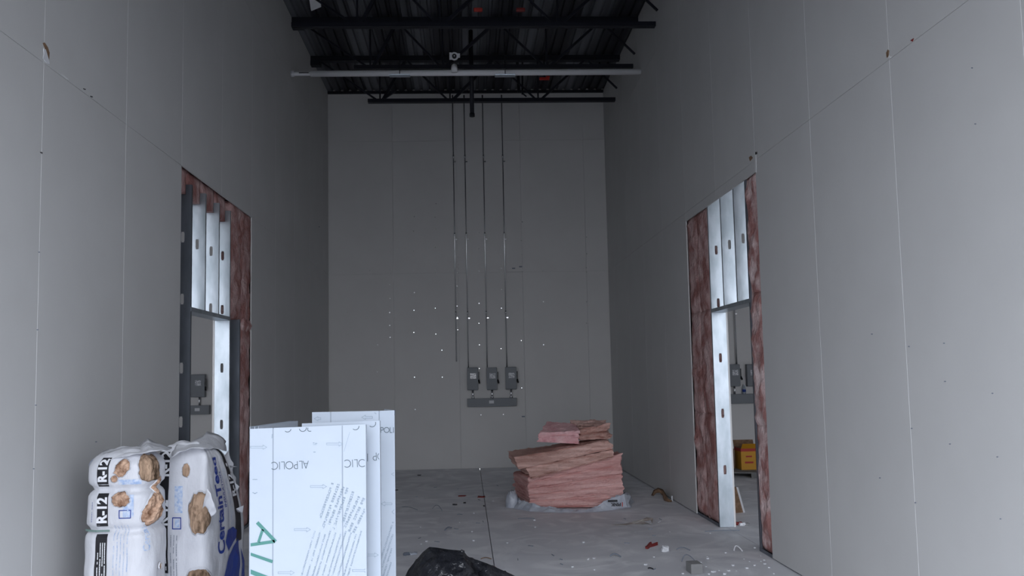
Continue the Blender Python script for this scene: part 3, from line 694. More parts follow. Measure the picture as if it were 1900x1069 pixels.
YBB = 4.72
B0, B1 = aty(560, 786, YBB), aty(704.5, 780.5, YBB)
trayB = empty('composite_sheet', (B1.x, YBB, 0)); tag(trayB, 'middle film-covered sheet, a narrow strip showing right of the front one', 'sheet', 'folded film-covered sheets left of middle')
strip_sheet(trayB, 'panel_face', [(B0.x, YBB), (B1.x, YBB)], [B0.z, B1.z])
inv(MB().box((B1.x-.004, YBB+.005, 0), (B1.x, YBB+.05, B1.z-.003)).build('side_return', M_ACM), trayB)
PB = lambda a_, b_: aty(a_, b_, YBB - .0012); onB = lambda a_, b_: 560 < a_ < 704 and b_ > 782.5
its = []
for wd, cx, cy in (('OP', 702, 847), ('ALPOLIC', 719, 784.5)):
    V, Fs = word_px(wd, cx, cy, 13.5, math.pi - .035); V, Fs = clip2(V, Fs, onB)
    if cy > 800: V, Fs = join2([(V, Fs), stroke([(682, 842), (682, 856)], 1.1)])
    tag(decal_plane('lettering', V, Fs, M_SHEETINK, trayB, PB), kind='stuff')
V, Fs = clip2(*join2([arrow(689, 1030, 26)]), onB); decal_plane('arrow_print', V, Fs, M_FINE, trayB, PB)

YC = 4.92
C0, C1 = aty(579, 765, YC), aty(703.5, 762.5, YC); C2 = aty(732, 761.5, YC + .05)
cc = aty(614, 900, YC).x
trayC = empty('composite_sheet', (C1.x, YC, 0)); tag(trayC, 'rearmost and tallest film-covered sheet, its creased right edge free', 'sheet', 'folded film-covered sheets left of middle')
strip_sheet(trayC, 'panel_face', [(C0.x, YC), (cc, YC), (C1.x, YC), (C2.x, YC + .05)], [C0.z, C0.z, C1.z, C2.z])
q = aty(713, 755, YC + .30)
inv(MB().add([(C2.x, YC+.055, C2.z-.03), (C2.x, YC+.055, C2.z), (q.x, YC+.30, C2.z+.0), (q.x, YC+.30, C2.z-.03), (C2.x+.004, YC+.058, C2.z-.03), (C2.x+.004, YC+.058, C2.z), (q.x+.004, YC+.303, C2.z), (q.x+.004, YC+.303, C2.z-.03)],
             [(0,1,2,3),(7,6,5,4),(1,5,6,2),(2,6,7,3)]).build('top_return', M_ACM), trayC)
PC = lambda a_, b_: aty(a_, b_, YC - .0012)
def PC2(a_, b_):                                  # the turned right strip
    d = ray(a_, b_); n_ = Vector((-.05, C2.x - C1.x, 0)).normalized(); o_ = Vector(EYE); dd = Vector(d)
    t_ = n_.dot(Vector((C1.x, YC, 0)) - o_) / n_.dot(dd); return o_ + dd * t_ - n_ * .0012
its = [arrow(681, 774.5, 20, -1), arrow(589, 777, 12, -1), stroke([(695, 766), (698, 768)], 1.2)]
V, Fs = clip2(*join2(its), lambda a_, b_: 580 < a_ < 703); decal_plane('arrow_print', V, Fs, M_FINE, trayC, PC)
V, Fs = word_px('POLI', 719.5, 798, 9.5, .0); V, Fs = clip2(V, Fs, lambda a_, b_: 704.5 < a_ < 731.5); decal_plane('lettering', V, Fs, M_SHEETINK, trayC, PC2)
its = [arrow(717, 935, 20, -1), stroke([(731, 877), (726, 880), (731, 883)], .8), stroke([(731, 946), (727, 950), (731, 954)], .8)]
for k in range(4): its += fine_col(730 - k*1.5, 966 + k*26, 706, 1040 + k*22, 3.1, 2.2, rn)
V, Fs = clip2(*join2(its), lambda a_, b_: 705 < a_ < 731.5); decal_plane('fine_print', V, Fs, M_FINE, trayC, PC2)
# narrow folded channels standing behind the front sheet
ch = empty('metal_channel', (-1.1, 4.95, 0)); tag(ch, 'narrow film-covered channel standing behind the left of the front sheet', 'channel')
q0, q1 = aty(480, 796, 4.68), aty(553, 781, 5.25); hz = q0.z
dv = Vector((q1.x - q0.x, q1.y - q0.y, 0)); dn = dv.normalized(); nn_ = Vector((dn.y, -dn.x, 0)) * .05
def upright(a_, b_, z1_, t=.004):
    a_, b_ = Vector(a_), Vector(b_); d_ = (b_-a_).normalized(); k_ = Vector((-d_.y, d_.x, 0))*t
    vs = [a_, b_, b_+k_, a_+k_]; vs += [v_+Vector((0,0,z1_)) for v_ in vs]
    return MB().add(vs, [(0,3,2,1),(4,5,6,7),(0,1,5,4),(1,2,6,5),(2,3,7,6),(3,0,4,7)])
g0 = Vector((q0.x, q0.y, 0)); g1 = Vector((q1.x, q1.y, 0))
for nm, k_ in (('outer_leg', 0), ('inner_leg', .45), ('back_leg', 1)): inv(upright(g0 - nn_*k_, g1 - nn_*k_, q1.z if k_ == 0 else q1.z).build(nm, M_ACM), ch)
inv(upright(g1, g1 - nn_, q1.z - .002).build('end_leg', M_ACM), ch)

# ------------------------------------------------------------------ plastic-wrapped insulation bags
class Bag:
    def __init__(s, cx, cy, w, d, rot, ztop, rc, creases, seed, lean=(0, 0), puff=.02, taper=0):
        s.tp = taper
        s.c = Vector((cx, cy, 0)); s.w, s.d, s.rot, s.zt, s.rc = w/2, d/2, rot, ztop, rc
        s.cr = creases; s.seed = seed; s.lean = lean; s.puff = puff
        # outline, starting at the front left corner and going right along the front
        P = []; k = 10
        for cx_, cy_, a0 in ((s.w-rc, -s.d+rc, -90), (s.w-rc, s.d-rc, 0), (-s.w+rc, s.d-rc, 90), (-s.w+rc, -s.d+rc, 180)):
            for i in range(k+1):
                a = math.radians(a0 + 90*i/k); P.append((cx_+rc*math.cos(a), cy_+rc*math.sin(a)))
        P = P[-(k//2+1):] + P[:-(k//2+1)]
        s.P = P + [P[0]]; L = [0]
        for a, b in zip(s.P, s.P[1:]): L.append(L[-1] + math.hypot(b[0]-a[0], b[1]-a[1]))
        s.L = L; s.T = L[-1]
    def at(s, u, z, off=0):
        u = u % s.T
        import bisect
        i = min(len(s.L)-2, bisect.bisect_right(s.L, u)-1); f = (u - s.L[i]) / max(1e-9, s.L[i+1]-s.L[i])
        x_ = s.P[i][0]*(1-f)+s.P[i+1][0]*f; y_ = s.P[i][1]*(1-f)+s.P[i+1][1]*f
        dx, dy = s.P[i+1][0]-s.P[i][0], s.P[i+1][1]-s.P[i][1]; l = math.hypot(dx, dy) or 1; nx, ny = dy/l, -dx/l
        g_ = 1.0; o_ = 0
        for zc, amp, wd in s.cr: o_ -= amp * math.exp(-((z-zc)/wd)**2)
        v_ = z / s.zt
        o_ += s.puff * math.sin(math.pi * min(1, max(0, v_)))
        q_ = Vector((x_*4, y_*4, z*3.2 + s.seed)); o_ += .012*noise.noise(q_) + .006*noise.noise(q_*3) + .0025*noise.noise(Vector((x_*30, y_*30, z*9+s.seed)))
        if z > s.zt - .09:
            t_ = (z - (s.zt - .09)) / .09; g_ = 1 - .35*t_*t_
        x_ = (x_ + nx*(o_+off)) * g_; y_ = (y_ + ny*(o_+off)) * g_
        if s.tp and z > .68: y_ = -s.d + (y_ + s.d) * (1 - s.tp * ((z-.68)/(s.zt-.68))**1.6)
        ca, sa = math.cos(s.rot), math.sin(s.rot)
        return Vector((s.c.x + x_*ca - y_*sa + s.lean[0]*z, s.c.y + x_*sa + y_*ca + s.lean[1]*z, z))
    def mesh(s, root):
        nu, nv = 110, 70; vs = []; mb = MB()
        for j in range(nv+1):
            for i in range(nu): vs.append(s.at(s.T*i/nu, .002 + (s.zt-.002)*j/nv))
        fs = [(j*nu+i, j*nu+(i+1) % nu, (j+1)*nu+(i+1) % nu, (j+1)*nu+i) for j in range(nv) for i in range(nu)]
        # crumpled top, drawn in by rings
        topc = sum((Vector(vs[nv*nu+i]) for i in range(nu)), Vector()) / nu
        prev = nv*nu
        for r_ in range(1, 9):
            k_ = 1 - r_/8; st = len(vs)
            for i in range(nu):
                p_ = Vector(vs[nv*nu+i]); q_ = topc + (p_ - topc) * k_
                q_.z = p_.z*k_ + topc.z*(1-k_) + .025*math.sin(math.pi*(1-k_)*.5) + .02*noise.noise(Vector((q_.x*14, q_.y*14, s.seed)))
                vs.append(q_)
            fs += [(prev+i, prev+(i+1) % nu, st+(i+1) % nu, st+i) for i in range(nu)]; prev = st
        fs.append(tuple(range(nu-1, -1, -1)))
        mb.add(vs, fs); o_ = mb.build('film_wrap', M_FILM, sm=True); return inv(o_, root)
    def decal(s, root, name, V, Fs, m, off=.0028, sub=True):
        # split long edges so that prints follow the bulging film
        bm = bmesh.new(); vv = [bm.verts.new((a_, b_, 0)) for a_, b_ in V]
        for f in Fs:
            try: bm.faces.new([vv[i] for i in f])
            except ValueError: pass
        if sub:
            for _ in range(4):
                e_ = [x for x in bm.edges if x.calc_length() > .035]
                if not e_: break
                bmesh.ops.subdivide_edges(bm, edges=e_, cuts=1)
            bmesh.ops.triangulate(bm, faces=bm.faces[:])
        for v_ in bm.verts: v_.co = s.at(v_.co.x, v_.co.y, off)
        me = bpy.data.meshes.new(name); bm.to_mesh(me); bm.free(); me.materials.append(m)
        o_ = bpy.data.objects.new(name, me); C.objects.link(o_); return inv(o_, root)
    def strip(s, root, name, u0, u1, z0, z1, m, off=.0022):
        nu, nv = max(2, int((u1-u0)/.02)), max(2, int((z1-z0)/.02))
        V = [(u0+(u1-u0)*i/nu, z0+(z1-z0)*j/nv) for j in range(nv+1) for i in range(nu+1)]
        Fs = [(j*(nu+1)+i, j*(nu+1)+i+1, (j+1)*(nu+1)+i+1, (j+1)*(nu+1)+i) for j in range(nv) for i in range(nu)]
        return s.decal(root, name, V, Fs, m, off, False)
    def tear(s, root, u, z, ru, rz_, m, seed, bulge=.03, tilt=0, name='torn_fibre', sq=2.0):
        N, K = 56, 14; vs = []; fs = []
        for k in range(K+1):
            f = k / K
            for i in range(N):
                a = 2*math.pi*i/N; e = 1 + .16*noise.noise(Vector((math.cos(a)*2.2, math.sin(a)*2.2, seed))) + .08*noise.noise(Vector((math.cos(a)*6, math.sin(a)*6, seed)))
                ca, sa = math.cos(a), math.sin(a); q_ = (abs(ca)**sq + abs(sa)**sq)**(-1/sq)
                x_, y_ = ca*q_*ru*e*f, sa*q_*rz_*e*f
                x2, y2 = x_*math.cos(tilt)-y_*math.sin(tilt), x_*math.sin(tilt)+y_*math.cos(tilt)
                h_ = bulge*(1-f**4)*(.55 + .6*noise.noise(Vector((x_*28, y_*16, seed))) + .35*noise.noise(Vector((x_*70, y_*45, seed)))) + .004
                if k == K: h_ = -.004
                vs.append(s.at(u+x2, z+y2, max(-.004, h_)))
        for k in range(K):
            fs += [(k*N+i, k*N+(i+1) % N, (k+1)*N+(i+1) % N, (k+1)*N+i) for i in range(N)]
        o_ = MB().add(vs, fs).build(name, m, sm=True); inv(o_, root)
        # ragged film lip round the hole
        lip = []; lf = []
        for i in range(N):
            a = 2*math.pi*i/N; e = 1 + .16*noise.noise(Vector((math.cos(a)*2.2, math.sin(a)*2.2, seed))) + .08*noise.noise(Vector((math.cos(a)*6, math.sin(a)*6, seed)))
            ca, sa = math.cos(a), math.sin(a); q_ = (abs(ca)**sq + abs(sa)**sq)**(-1/sq)
            for g_, hh in ((.97, .012 + .008*noise.noise(Vector((a*4, seed, 1)))), (1.05 + .05*noise.noise(Vector((a*5, seed, 2))), .002)):
                x_, y_ = ca*q_*ru*e*g_, sa*q_*rz_*e*g_
                x2, y2 = x_*math.cos(tilt)-y_*math.sin(tilt), x_*math.sin(tilt)+y_*math.cos(tilt); lip.append(s.at(u+x2, z+y2, hh))
        lf = [(2*i, 2*((i+1) % N), 2*((i+1) % N)+1, 2*i+1) for i in range(N)]
        inv(MB().add(lip, lf).build('film_lip', M_FILM, sm=True), root)

def vert_text(bag, root, body, u, z, size, m, bold=0, name='lettering', rot=math.pi/2, align='CENTER', off=.0045):
    V, Fs = text2d(body, size, bold, align); V = rot2(V, rot, (u, z)); return bag.decal(root, name, V, Fs, m, off)
def rows(bag, root, u0, u1, z0, z1, n_, m, seed, dens=.012, name='small_print', w=.004, off=.0042):
    rn_ = random.Random(seed); its = []
    for k in range(n_):
        u = u0 + (u1-u0)*(k+.5)/n_; z = z0
        while z < z1:
            l = rn_.uniform(.4, 1.3)*dens
            if rn_.random() > .15: its.append(stroke([(u, z), (u, min(z1, z+l))], w))
            z += l + dens*.35
    V, Fs = join2(its); return tag(bag.decal(root, name, V, Fs, m, off, False), kind='stuff')

# right bag: its front corner points at the camera
bagR = Bag(-1.795, 5.655, .345, .54, math.radians(-11), 1.285, .04, [(.20, .01, .05)], 3.3, puff=.012, taper=.62)
rb = empty('insulation_bag', (-1.8, 5.58, 0)); tag(rb, 'upright insulation bag with blue leaf-like emblem, right of the creased one', 'bag', 'insulation bags against the left wall')
bagR.mesh(rb)
S1 = .36 - .09*1 + .045*math.pi/2                 # outline length from the front left corner to the end of the front right corner
def front_end(b): return 2*b.w - 2*b.rc + b.rc*math.pi/2
fe = front_end(bagR)                              # middle of the front right corner, roughly
bagR.strip(rb, 'black_band', -.005, .088, .48, 1.245, M_INK)
bagR.strip(rb, 'blue_panel', .005, .084, .10, .455, M_BLUE)
vert_text(bagR, rb, 'R-12', .060, 1.17, .085, M_WHITEINK, .003)
vert_text(bagR, rb, 'R-12', .060, .86, .085, M_WHITEINK, .003)
rows(bagR, rb, .035, .082, .50, .72, 3, M_WHITEINK, 4, w=.006)
rows(bagR, rb, .10, .16, .45, .72, 3, M_GREYINK, 5)
bagR.strip(rb, 'pale_label', .13, .185, .86, 1.03, M_PALEBLUE)
V, Fs = stroke([(.12, .83), (.175, .83), (.175, .76), (.12, .76), (.12, .83)], .006); bagR.decal(rb, 'blue_frame', V, Fs, M_BLUE, .004)
bagR.strip(rb, 'pale_label', .135, .165, .77, .82, M_PALEBLUE, .003)
bagR.tear(rb, .205, 1.13, .028, .045, M_FIBRE, 2, .012)
bagR.tear(rb, fe - .03, .86, .070, .135, M_FIBRE, 6, .030, name='torn_fibre', sq=2.6)
bagR.tear(rb, fe - .035, .33, .085, .19, M_FIBRE, 9, .030, sq=2.6)
sd0 = fe + .04                                    # start of the right side
bagR.strip(rb, 'black_band', sd0+.355, sd0+.43, .60, 1.25, M_INK)
vert_text(bagR, rb, 'R-12  \u2022', sd0+.392, 1.03, .085, M_WHITEINK, .003)
vert_text(bagR, rb, 'CertainTeed', sd0+.135, .885, .125, M_BLUE, .0035, rot=math.pi/2)
vert_text(bagR, rb, 'INSULATION', sd0+.215, .98, .042, M_BLUE, .0005)
V, Fs = stroke([(sd0+.245, .68), (sd0+.245, 1.17)], .003); bagR.decal(rb, 'print_rule', V, Fs, M_BLUE, .004)
rows(bagR, rb, sd0+.28, sd0+.32, .62, 1.12, 2, M_PALEBLUE, 8)
# leaf-shaped emblem
lf1 = [(.20,.60),(.24,.67),(.33,.68),(.39,.645),(.37,.60),(.29,.565),(.235,.535)]
lf2 = [(.40,.585),(.33,.555),(.25,.50),(.20,.43),(.14,.33),(.10,.24),(.19,.325),(.25,.37),(.20,.30),(.12,.215),(.22,.19),(.33,.21),(.40,.26),(.42,.40)]
lf3 = [(.44,.52),(.455,.40),(.44,.25),(.47,.14),(.505,.20),(.51,.30),(.49,.42)]
for L_ in (lf1, lf2, lf3):
    V = [(sd0 + a_*.95, b_+.03) for a_, b_ in L_]
    bm = bmesh.new(); f_ = bm.faces.new([bm.verts.new((a_, b_, 0)) for a_, b_ in V]); r_ = bmesh.ops.triangulate(bm, faces=[f_])
    bm.verts.index_update(); V2 = [(v_.co.x, v_.co.y) for v_ in bm.verts]; F2 = [tuple(v_.index for v_ in f.verts) for f in bm.faces]; bm.free()
    bagR.decal(rb, 'leaf_emblem', V2, F2, M_BLUE, .0045)

zL1, zL2, zL3 = aty(240, 842, 5.05).z, aty(240, 909, 5.0).z, aty(215, 985, 5.0).z
bagL = Bag(-2.097, 5.175, .405, .33, math.radians(-2), zL1 + .005, .12, [(zL2, .034, .022), (zL3, .030, .020), (.10, .01, .05)], 8.1, lean=(-.0, 0), puff=.012)
lb = empty('insulation_bag', (-2.2, 5.5, 0)); tag(lb, 'insulation bag squeezed into three bulges, with torn patches, against the left wall', 'bag', 'insulation bags against the left wall')
bagL.mesh(lb)
bl = .075
dz = zL2 - .965
for z0, z1 in ((zL3+.025, zL2-.02), (zL2+.02, zL1-.02), (.36, zL3-.02)): bagL.strip(lb, 'black_band', bl, bl+.065, z0, z1, M_INK)
vert_text(bagL, lb, 'R-12', bl+.033, (zL2+zL3)/2, .080, M_WHITEINK, .003)
vert_text(bagL, lb, 'R-12', bl+.033, (zL2+zL1)/2+.01, .070, M_WHITEINK, .003)
rows(bagL, lb, bl+.008, bl+.060, .38, zL3-.07, 4, M_WHITEINK, 14, w=.005)
rows(bagL, lb, bl-.05, bl-.02, zL3+.05, zL2-.07, 1, M_BLUE, 16, w=.003)
rows(bagL, lb, .17, .27, .40, zL3+.03, 5, M_PALEBLUE, 15, w=.004)
vert_text(bagL, lb, 'Certai', .36, zL3-.06, .055, M_PALEBLUE, .001)
bagL.strip(lb, 'pale_label', .20, .33, zL2+.03, zL2+.06, M_PALEBLUE, .003)
bagL.strip(lb, 'pale_label', .23, .29, zL2-.16, zL2-.03, M_PALEBLUE, .003)
V, Fs = stroke([(.21, zL2-.12), (.275, zL2-.12), (.275, zL2-.165), (.21, zL2-.165), (.21, zL2-.12)], .005); bagL.decal(lb, 'blue_frame', V, Fs, M_BLUE, .004)
bagL.strip(lb, 'pale_label', -.10, -.02, zL1-.07, zL1-.03, M_PALEBLUE, .003)
def onL(px, py):                                  # outline length and height on the front of the left bag
    v_ = aty(px, py, 5.0); return (v_.x - (bagL.c.x - bagL.w)) - bagL.rc + bagL.rc*math.pi/4, v_.z
for (px, py, ru, rz_, m_, sd_, bu, ti, sq_) in ((282,870,.076,.082,M_FIBRE,21,.024,0,5), (228,869,.040,.058,M_FIBRE2,22,.016,-.6,2.4), (214,889,.020,.022,M_FIBRE2,23,.01,0,2),
        (226,927,.054,.045,M_FIBRE2,24,.02,0,2.4), (287,947,.066,.105,M_FIBRE2,25,.04,-.55,2.6), (302,905,.036,.060,M_FIBRE2,27,.03,-.3,2), (301,1059,.022,.022,M_FIBRE,26,.008,0,2)):
    u_, z_ = onL(px, py); bagL.tear(lb, u_, z_, ru, rz_, m_, sd_, bu, tilt=ti, sq=sq_)
V, Fs = stroke([(-.05, zL3), (.15, zL3)], .012); bagL.decal(lb, 'green_tape', V, Fs, mat('green_tape', (.16,.24,.22), .5), .03)
# loose film peaks on top of the two bags
def flap(root, pts, m=M_FILM):
    """crumpled film between two polylines"""
    (a_, b_) = pts; n_ = 18; vs = []; 
    def samp(P, t):
        t = t*(len(P)-1); i = min(int(t), len(P)-2); return Vector(P[i]).lerp(Vector(P[i+1]), t-i)
    K = 6
    for j in range(K+1):
        for i in range(n_+1):
            p_ = samp(a_, i/n_).lerp(samp(b_, i/n_), j/K); q_ = p_ * 16
            vs.append(p_ + Vector((noise.noise(q_), noise.noise(q_+Vector((9,0,0))), noise.noise(q_+Vector((0,9,0))))) * .014)
    o_ = MB().add(vs, [(j*(n_+1)+i, j*(n_+1)+i+1, (j+1)*(n_+1)+i+1, (j+1)*(n_+1)+i) for j in range(K) for i in range(n_)]).build('film_flap', m, sm=True)
    sf = o_.modifiers.new('s', 'SOLIDIFY'); sf.thickness = .0015; return inv(o_, root)
T = lambda px, py, Y: aty(px, py, Y)
flap(lb, ([T(172,862,5.16), T(180,846,5.20), T(205,834,5.24), T(235,833,5.28), T(252,832,5.28), T(272,815,5.28), T(292,821,5.28), T(318,829,5.30)], [T(186,866,5.03), T(202,856,5.02), T(225,848,5.01), T(245,843,5.01), T(260,841,5.01), T(275,838,5.02), T(294,838,5.03), T(312,838,5.06)]))
rows_ = [T(215,845,5.25)]
flap(rb, ([T(318,838,5.35), T(330,826,5.45), T(352,820,5.5), T(372,812,5.6), T(385,803,5.7), T(402,806,5.75), T(418,818,5.8)], [T(318,850,5.27), T(335,840,5.28), T(352,834,5.29), T(370,832,5.3), T(384,834,5.35), T(402,832,5.5), T(420,838,5.7)]))
flap(rb, ([T(425,835,5.80), T(432,860,5.82), T(436,885,5.85), T(440,905,5.85)], [T(416,845,5.80), T(424,868,5.80), T(430,895,5.80), T(436,915,5.80)]))
for P_ in ([(426,864),(440,866),(427,868)], [(430,890),(444,903),(440,910),(430,900)], [(438,944),(452,938),(450,952),(440,950)]):
    vs = [T(a_, b_, 5.72 + .02*i) for i, (a_, b_) in enumerate(P_)]
    inv(plate('film_shred', vs, M_FILM, None, (0, .003, 0)), rb)
flap(rb, ([T(385,905,5.18), T(392,915,5.18), T(398,935,5.18), T(400,950,5.2)], [T(376,945,5.24), T(380,940,5.20), T(384,950,5.20), T(392,960,5.22)]))

# ------------------------------------------------------------------ black garbage bag
def sample(P, t):
    for (a_, b_), (c_, d_) in zip(P, P[1:]):
        if t <= c_: f = (t-a_)/(c_-a_); return b_ + (d_-b_)*f
    return P[-1][1]
YG = 5.25
prof = [(738,1230),(745,1085),(757,1058),(770,1042),(783,1026),(796,1015),(812,1016.5),(830,1019.5),(848,1021),(860,1022),(868,1033),(885,1039),(905,1046),(925,1055),(950,1066),(975,1080),(1010,1130),(1030,1230)]
gb = empty('garbage_bag', (0, YG, 0)); tag(gb, 'black plastic garbage bag slumped on the floor at the bottom edge of the photo', 'bag')
NX, NY = 84, 44; vs = []
for j in range(NY+1):
    for i in range(NX+1):
        px = 738 + (1030-738)*i/NX; t = j/NY*2-1
        P_ = aty(px, sample(prof, px), YG); hgt = max(.0, P_.z)
        cross = (1-abs(t)**2.3)**.5 if abs(t) < 1 else 0
        y = YG + t * .40 * (.55 + .45*math.sin(math.pi*min(1, max(0, i/NX)))); z = hgt * cross
        q_ = Vector((P_.x*5, y*5, z*4)); fold = abs(noise.noise(q_*1.3+Vector((3,0,0)))) * .075 + abs(noise.noise(q_*3+Vector((0,7,0)))) * .045 + abs(noise.noise(Vector((q_.x*1.2+q_.y*3, q_.y*1.5, 4)))) * .04
        # ridge that runs from the tuft to the lower right
        sdist = (P_.x - (.02 + .55*(YG - y)))
        z -= (fold + .035*math.exp(-(sdist/.03)**2)) * min(1, abs(t)*5) * min(1, hgt*3) if z > .03 else 0
        x_ = P_.x + .02*noise.noise(q_*2.2)*min(1, hgt*4)*min(1, abs(t)*4)
        vs.append((x_, y, max(.003, z)))
o = MB().add(vs, [(j*(NX+1)+i, j*(NX+1)+i+1, (j+1)*(NX+1)+i+1, (j+1)*(NX+1)+i) for j in range(NY) for i in range(NX)]).build('bag_film', M_TRASH, sm=True); inv(o, gb)
tp = aty(856, 1023, YG)
inv(MB().tube([tp+Vector((0,-.01,-.08)), tp+Vector((.0,0,-.02)), tp+Vector((.010,0,.006))], [.035,.02,.012], 9).build('knot', M_TRASH, sm=True), gb)
o = plate('paper_scrap', [aty(820,1069,YG-.14), aty(828,1062,YG-.13), aty(842,1059,YG-.12), aty(848,1068,YG-.13), aty(840,1074,YG-.15)], M_SHEET, None, (0, -.004, .004)); tag(o, 'pale grey paper scrap lying on the black garbage bag', 'scrap')

# ------------------------------------------------------------------ pile of pink batts
def hexa(name, c8, m, label, cat, group, layers, seed, amp=.018, nx=34, ny=14, nz_=18, parent=None, curv=0):
    """block between eight corners (bottom fl fr br bl, then top), its faces layered and fibrous"""
    c8 = [Vector(c_) for c_ in c8]; cen = sum(c8, Vector())/8
    def tri(u, v, w_):
        b0 = c8[0].lerp(c8[1], u).lerp(c8[3].lerp(c8[2], u), v); t0 = c8[4].lerp(c8[5], u).lerp(c8[7].lerp(c8[6], u), v); return b0.lerp(t0, w_)
    ids = {}; vs = []; fs = []
    def vid(i, j, k):
        if (i, j, k) not in ids:
            u, v, w_ = i/nx, j/ny, k/nz_; p_ = tri(u, v, w_)
            out = Vector(((u-.5)*2 if i in (0, nx) else 0, (v-.5)*2 if j in (0, ny) else 0, (w_-.5)*1.2 if k in (0, nz_) else 0))
            ax = (c8[1]-c8[0]).normalized(); ay = (c8[3]-c8[0]).normalized(); az = Vector((0,0,1))
            dirv = ax*out.x + ay*out.y + az*out.z
            q_ = Vector((p_.x*3.0, p_.y*3.0, w_*layers*1.7 + seed)); 
            d_ = noise.noise(q_) * amp + noise.noise(Vector((p_.x*11, p_.y*11, p_.z*22+seed)))*amp*.9 + noise.noise(Vector((p_.x*32, p_.y*32, p_.z*50+seed)))*amp*.55
            # seams between layers sink in on the upright faces
            lw = (w_*layers + .12*noise.noise(Vector((p_.x*2.5, p_.y*2.5, seed)))) % 1.0
            if k not in (0, nz_): d_ -= amp*1.1*math.exp(-(min(lw, 1-lw)/.09)**2)
            if k == 0: d_ = min(0, d_) * .2
            ids[(i, j, k)] = len(vs); vs.append(p_ + dirv * d_)
        return ids[(i, j, k)]
    for i in range(nx):
        for j in range(ny):
            fs.append((vid(i,j,0), vid(i,j+1,0), vid(i+1,j+1,0), vid(i+1,j,0))); fs.append((vid(i,j,nz_), vid(i+1,j,nz_), vid(i+1,j+1,nz_), vid(i,j+1,nz_)))
    for i in range(nx):
        for k in range(nz_):
            fs.append((vid(i,0,k), vid(i+1,0,k), vid(i+1,0,k+1), vid(i,0,k+1))); fs.append((vid(i,ny,k), vid(i,ny,k+1), vid(i+1,ny,k+1), vid(i+1,ny,k)))
    for j in range(ny):
        for k in range(nz_):
            fs.append((vid(0,j,k), vid(0,j,k+1), vid(0,j+1,k+1), vid(0,j+1,k))); fs.append((vid(nx,j,k), vid(nx,j+1,k), vid(nx,j+1,k+1), vid(nx,j,k+1)))
    o_ = MB().add(vs, fs).build(name, m, parent, sm=False); return tag(o_, label, cat, group)
G = 'pink insulation batts piled on the floor'
Y0, Y1, Y2 = 10.55, 10.45, 11.5
zb = .015
def col(px, py, Y): return aty(px, py, Y)
def b3(px, Y, z): v_ = aty(px, 930, Y); return Vector((v_.x, Y, z))
def t3(px, py, Y): return aty(px, py, Y)
def tp3(b_, py_px, Y): return aty(py_px[0], py_px[1], Y)
hexa('insulation_batt', [b3(982, Y0, zb), b3(1157, Y1, zb), b3(1146, Y2, zb), b3(954, Y2, zb), t3(979, 886, Y0), t3(1153, 842, Y1), t3(1146, 838, Y2), t3(953, 876, Y2)], M_PINK,
     'big bottom block of the pink batt pile, standing on grey plastic', 'insulation', G, 5, 1.1, nx=60, nz_=44, ny=24)
hexa('insulation_batt', [t3(986, 889, Y0-.10), t3(1139, 848, Y1-.10), t3(1125, 846, Y2), t3(966, 872, Y2-.2), t3(974, 868, Y0-.05), t3(1137, 835, Y1-.05), t3(1122, 832, Y2), t3(952, 852, Y2-.2)], M_PINKB,
     'lower of the two sagging brownish pink batts across the pile', 'insulation', G, 1, 2.2, nx=60, nz_=14, ny=24, amp=.022)
hexa('insulation_batt', [t3(962, 871, Y0-.09), t3(1137, 833, Y1-.07), t3(1122, 832, Y2), t3(946, 851, Y2-.3), t3(956, 849, Y0-.09), t3(1131, 817, Y1-.07), t3(1118, 812, Y2), t3(941, 837, Y2-.3)], M_PINKB,
     'upper of the two sagging brownish pink batts across the pile', 'insulation', G, 1, 3.7, nx=60, nz_=14, ny=24, amp=.022)
hexa('insulation_batt', [t3(996, 820, Y0+.02), t3(1075, 824, Y0+.02), t3(1070, 820, Y0+.5), t3(1006, 812, Y0+.5), t3(1001, 803, Y0+.03), t3(1075, 799, Y0+.05), t3(1068, 786, Y0+.5), t3(1016, 783, Y0+.5)], M_PINKL,
     'small light pink batt piece on top of the pile at left', 'insulation', G, 1.5, 4.9, nx=34, nz_=12, ny=18, amp=.02)
hexa('insulation_batt', [t3(1077, 817, Y0+.12), t3(1132, 814, Y0+.12), t3(1126, 812, Y0+.6), t3(1062, 812, Y0+.6), t3(1077, 796, Y0+.13), t3(1127, 788, Y0+.15), t3(1120, 779, Y0+.6), t3(1062, 782, Y0+.6)], M_PINKB,
     'ragged brownish batt piece on top of the pile at right', 'insulation', G, 2, 6.3, nx=34, nz_=16, ny=18, amp=.04)

# plastic wrapper crumpled round the foot of the pile
pw = empty('plastic_wrapper', (1.35, 10.8, 0)); tag(pw, 'crumpled grey plastic wrapper spread under the pink batt pile', 'wrapper')
loop = [(955, 10.95, .10), (962, 10.62, .12), (985, 10.40, .085), (1020, 10.28, .055), (1060, 10.22, .03), (1090, 10.20, .03), (1115, 10.26, .075), (1140, 10.38, .15), (1160, 10.50, .18), (1168, 10.9, .12), (1160, 11.5, .05), (1050, 11.7, .03), (960, 11.6, .05), (948, 11.2, .09)]
import itertools
N = 150; K = 7; vs = []; 
def lp(t):
    n_ = len(loop); t = t*n_; i = int(t) % n_; f = t-int(t); a_ = loop[i]; b_ = loop[(i+1) % n_]; f = f*f*(3-2*f)*.5+f*.5
    return tuple(a_[k]+(b_[k]-a_[k])*f for k in range(3))
cx_ = Vector((aty(1062, 940, 10.9).x, 10.95, 0))
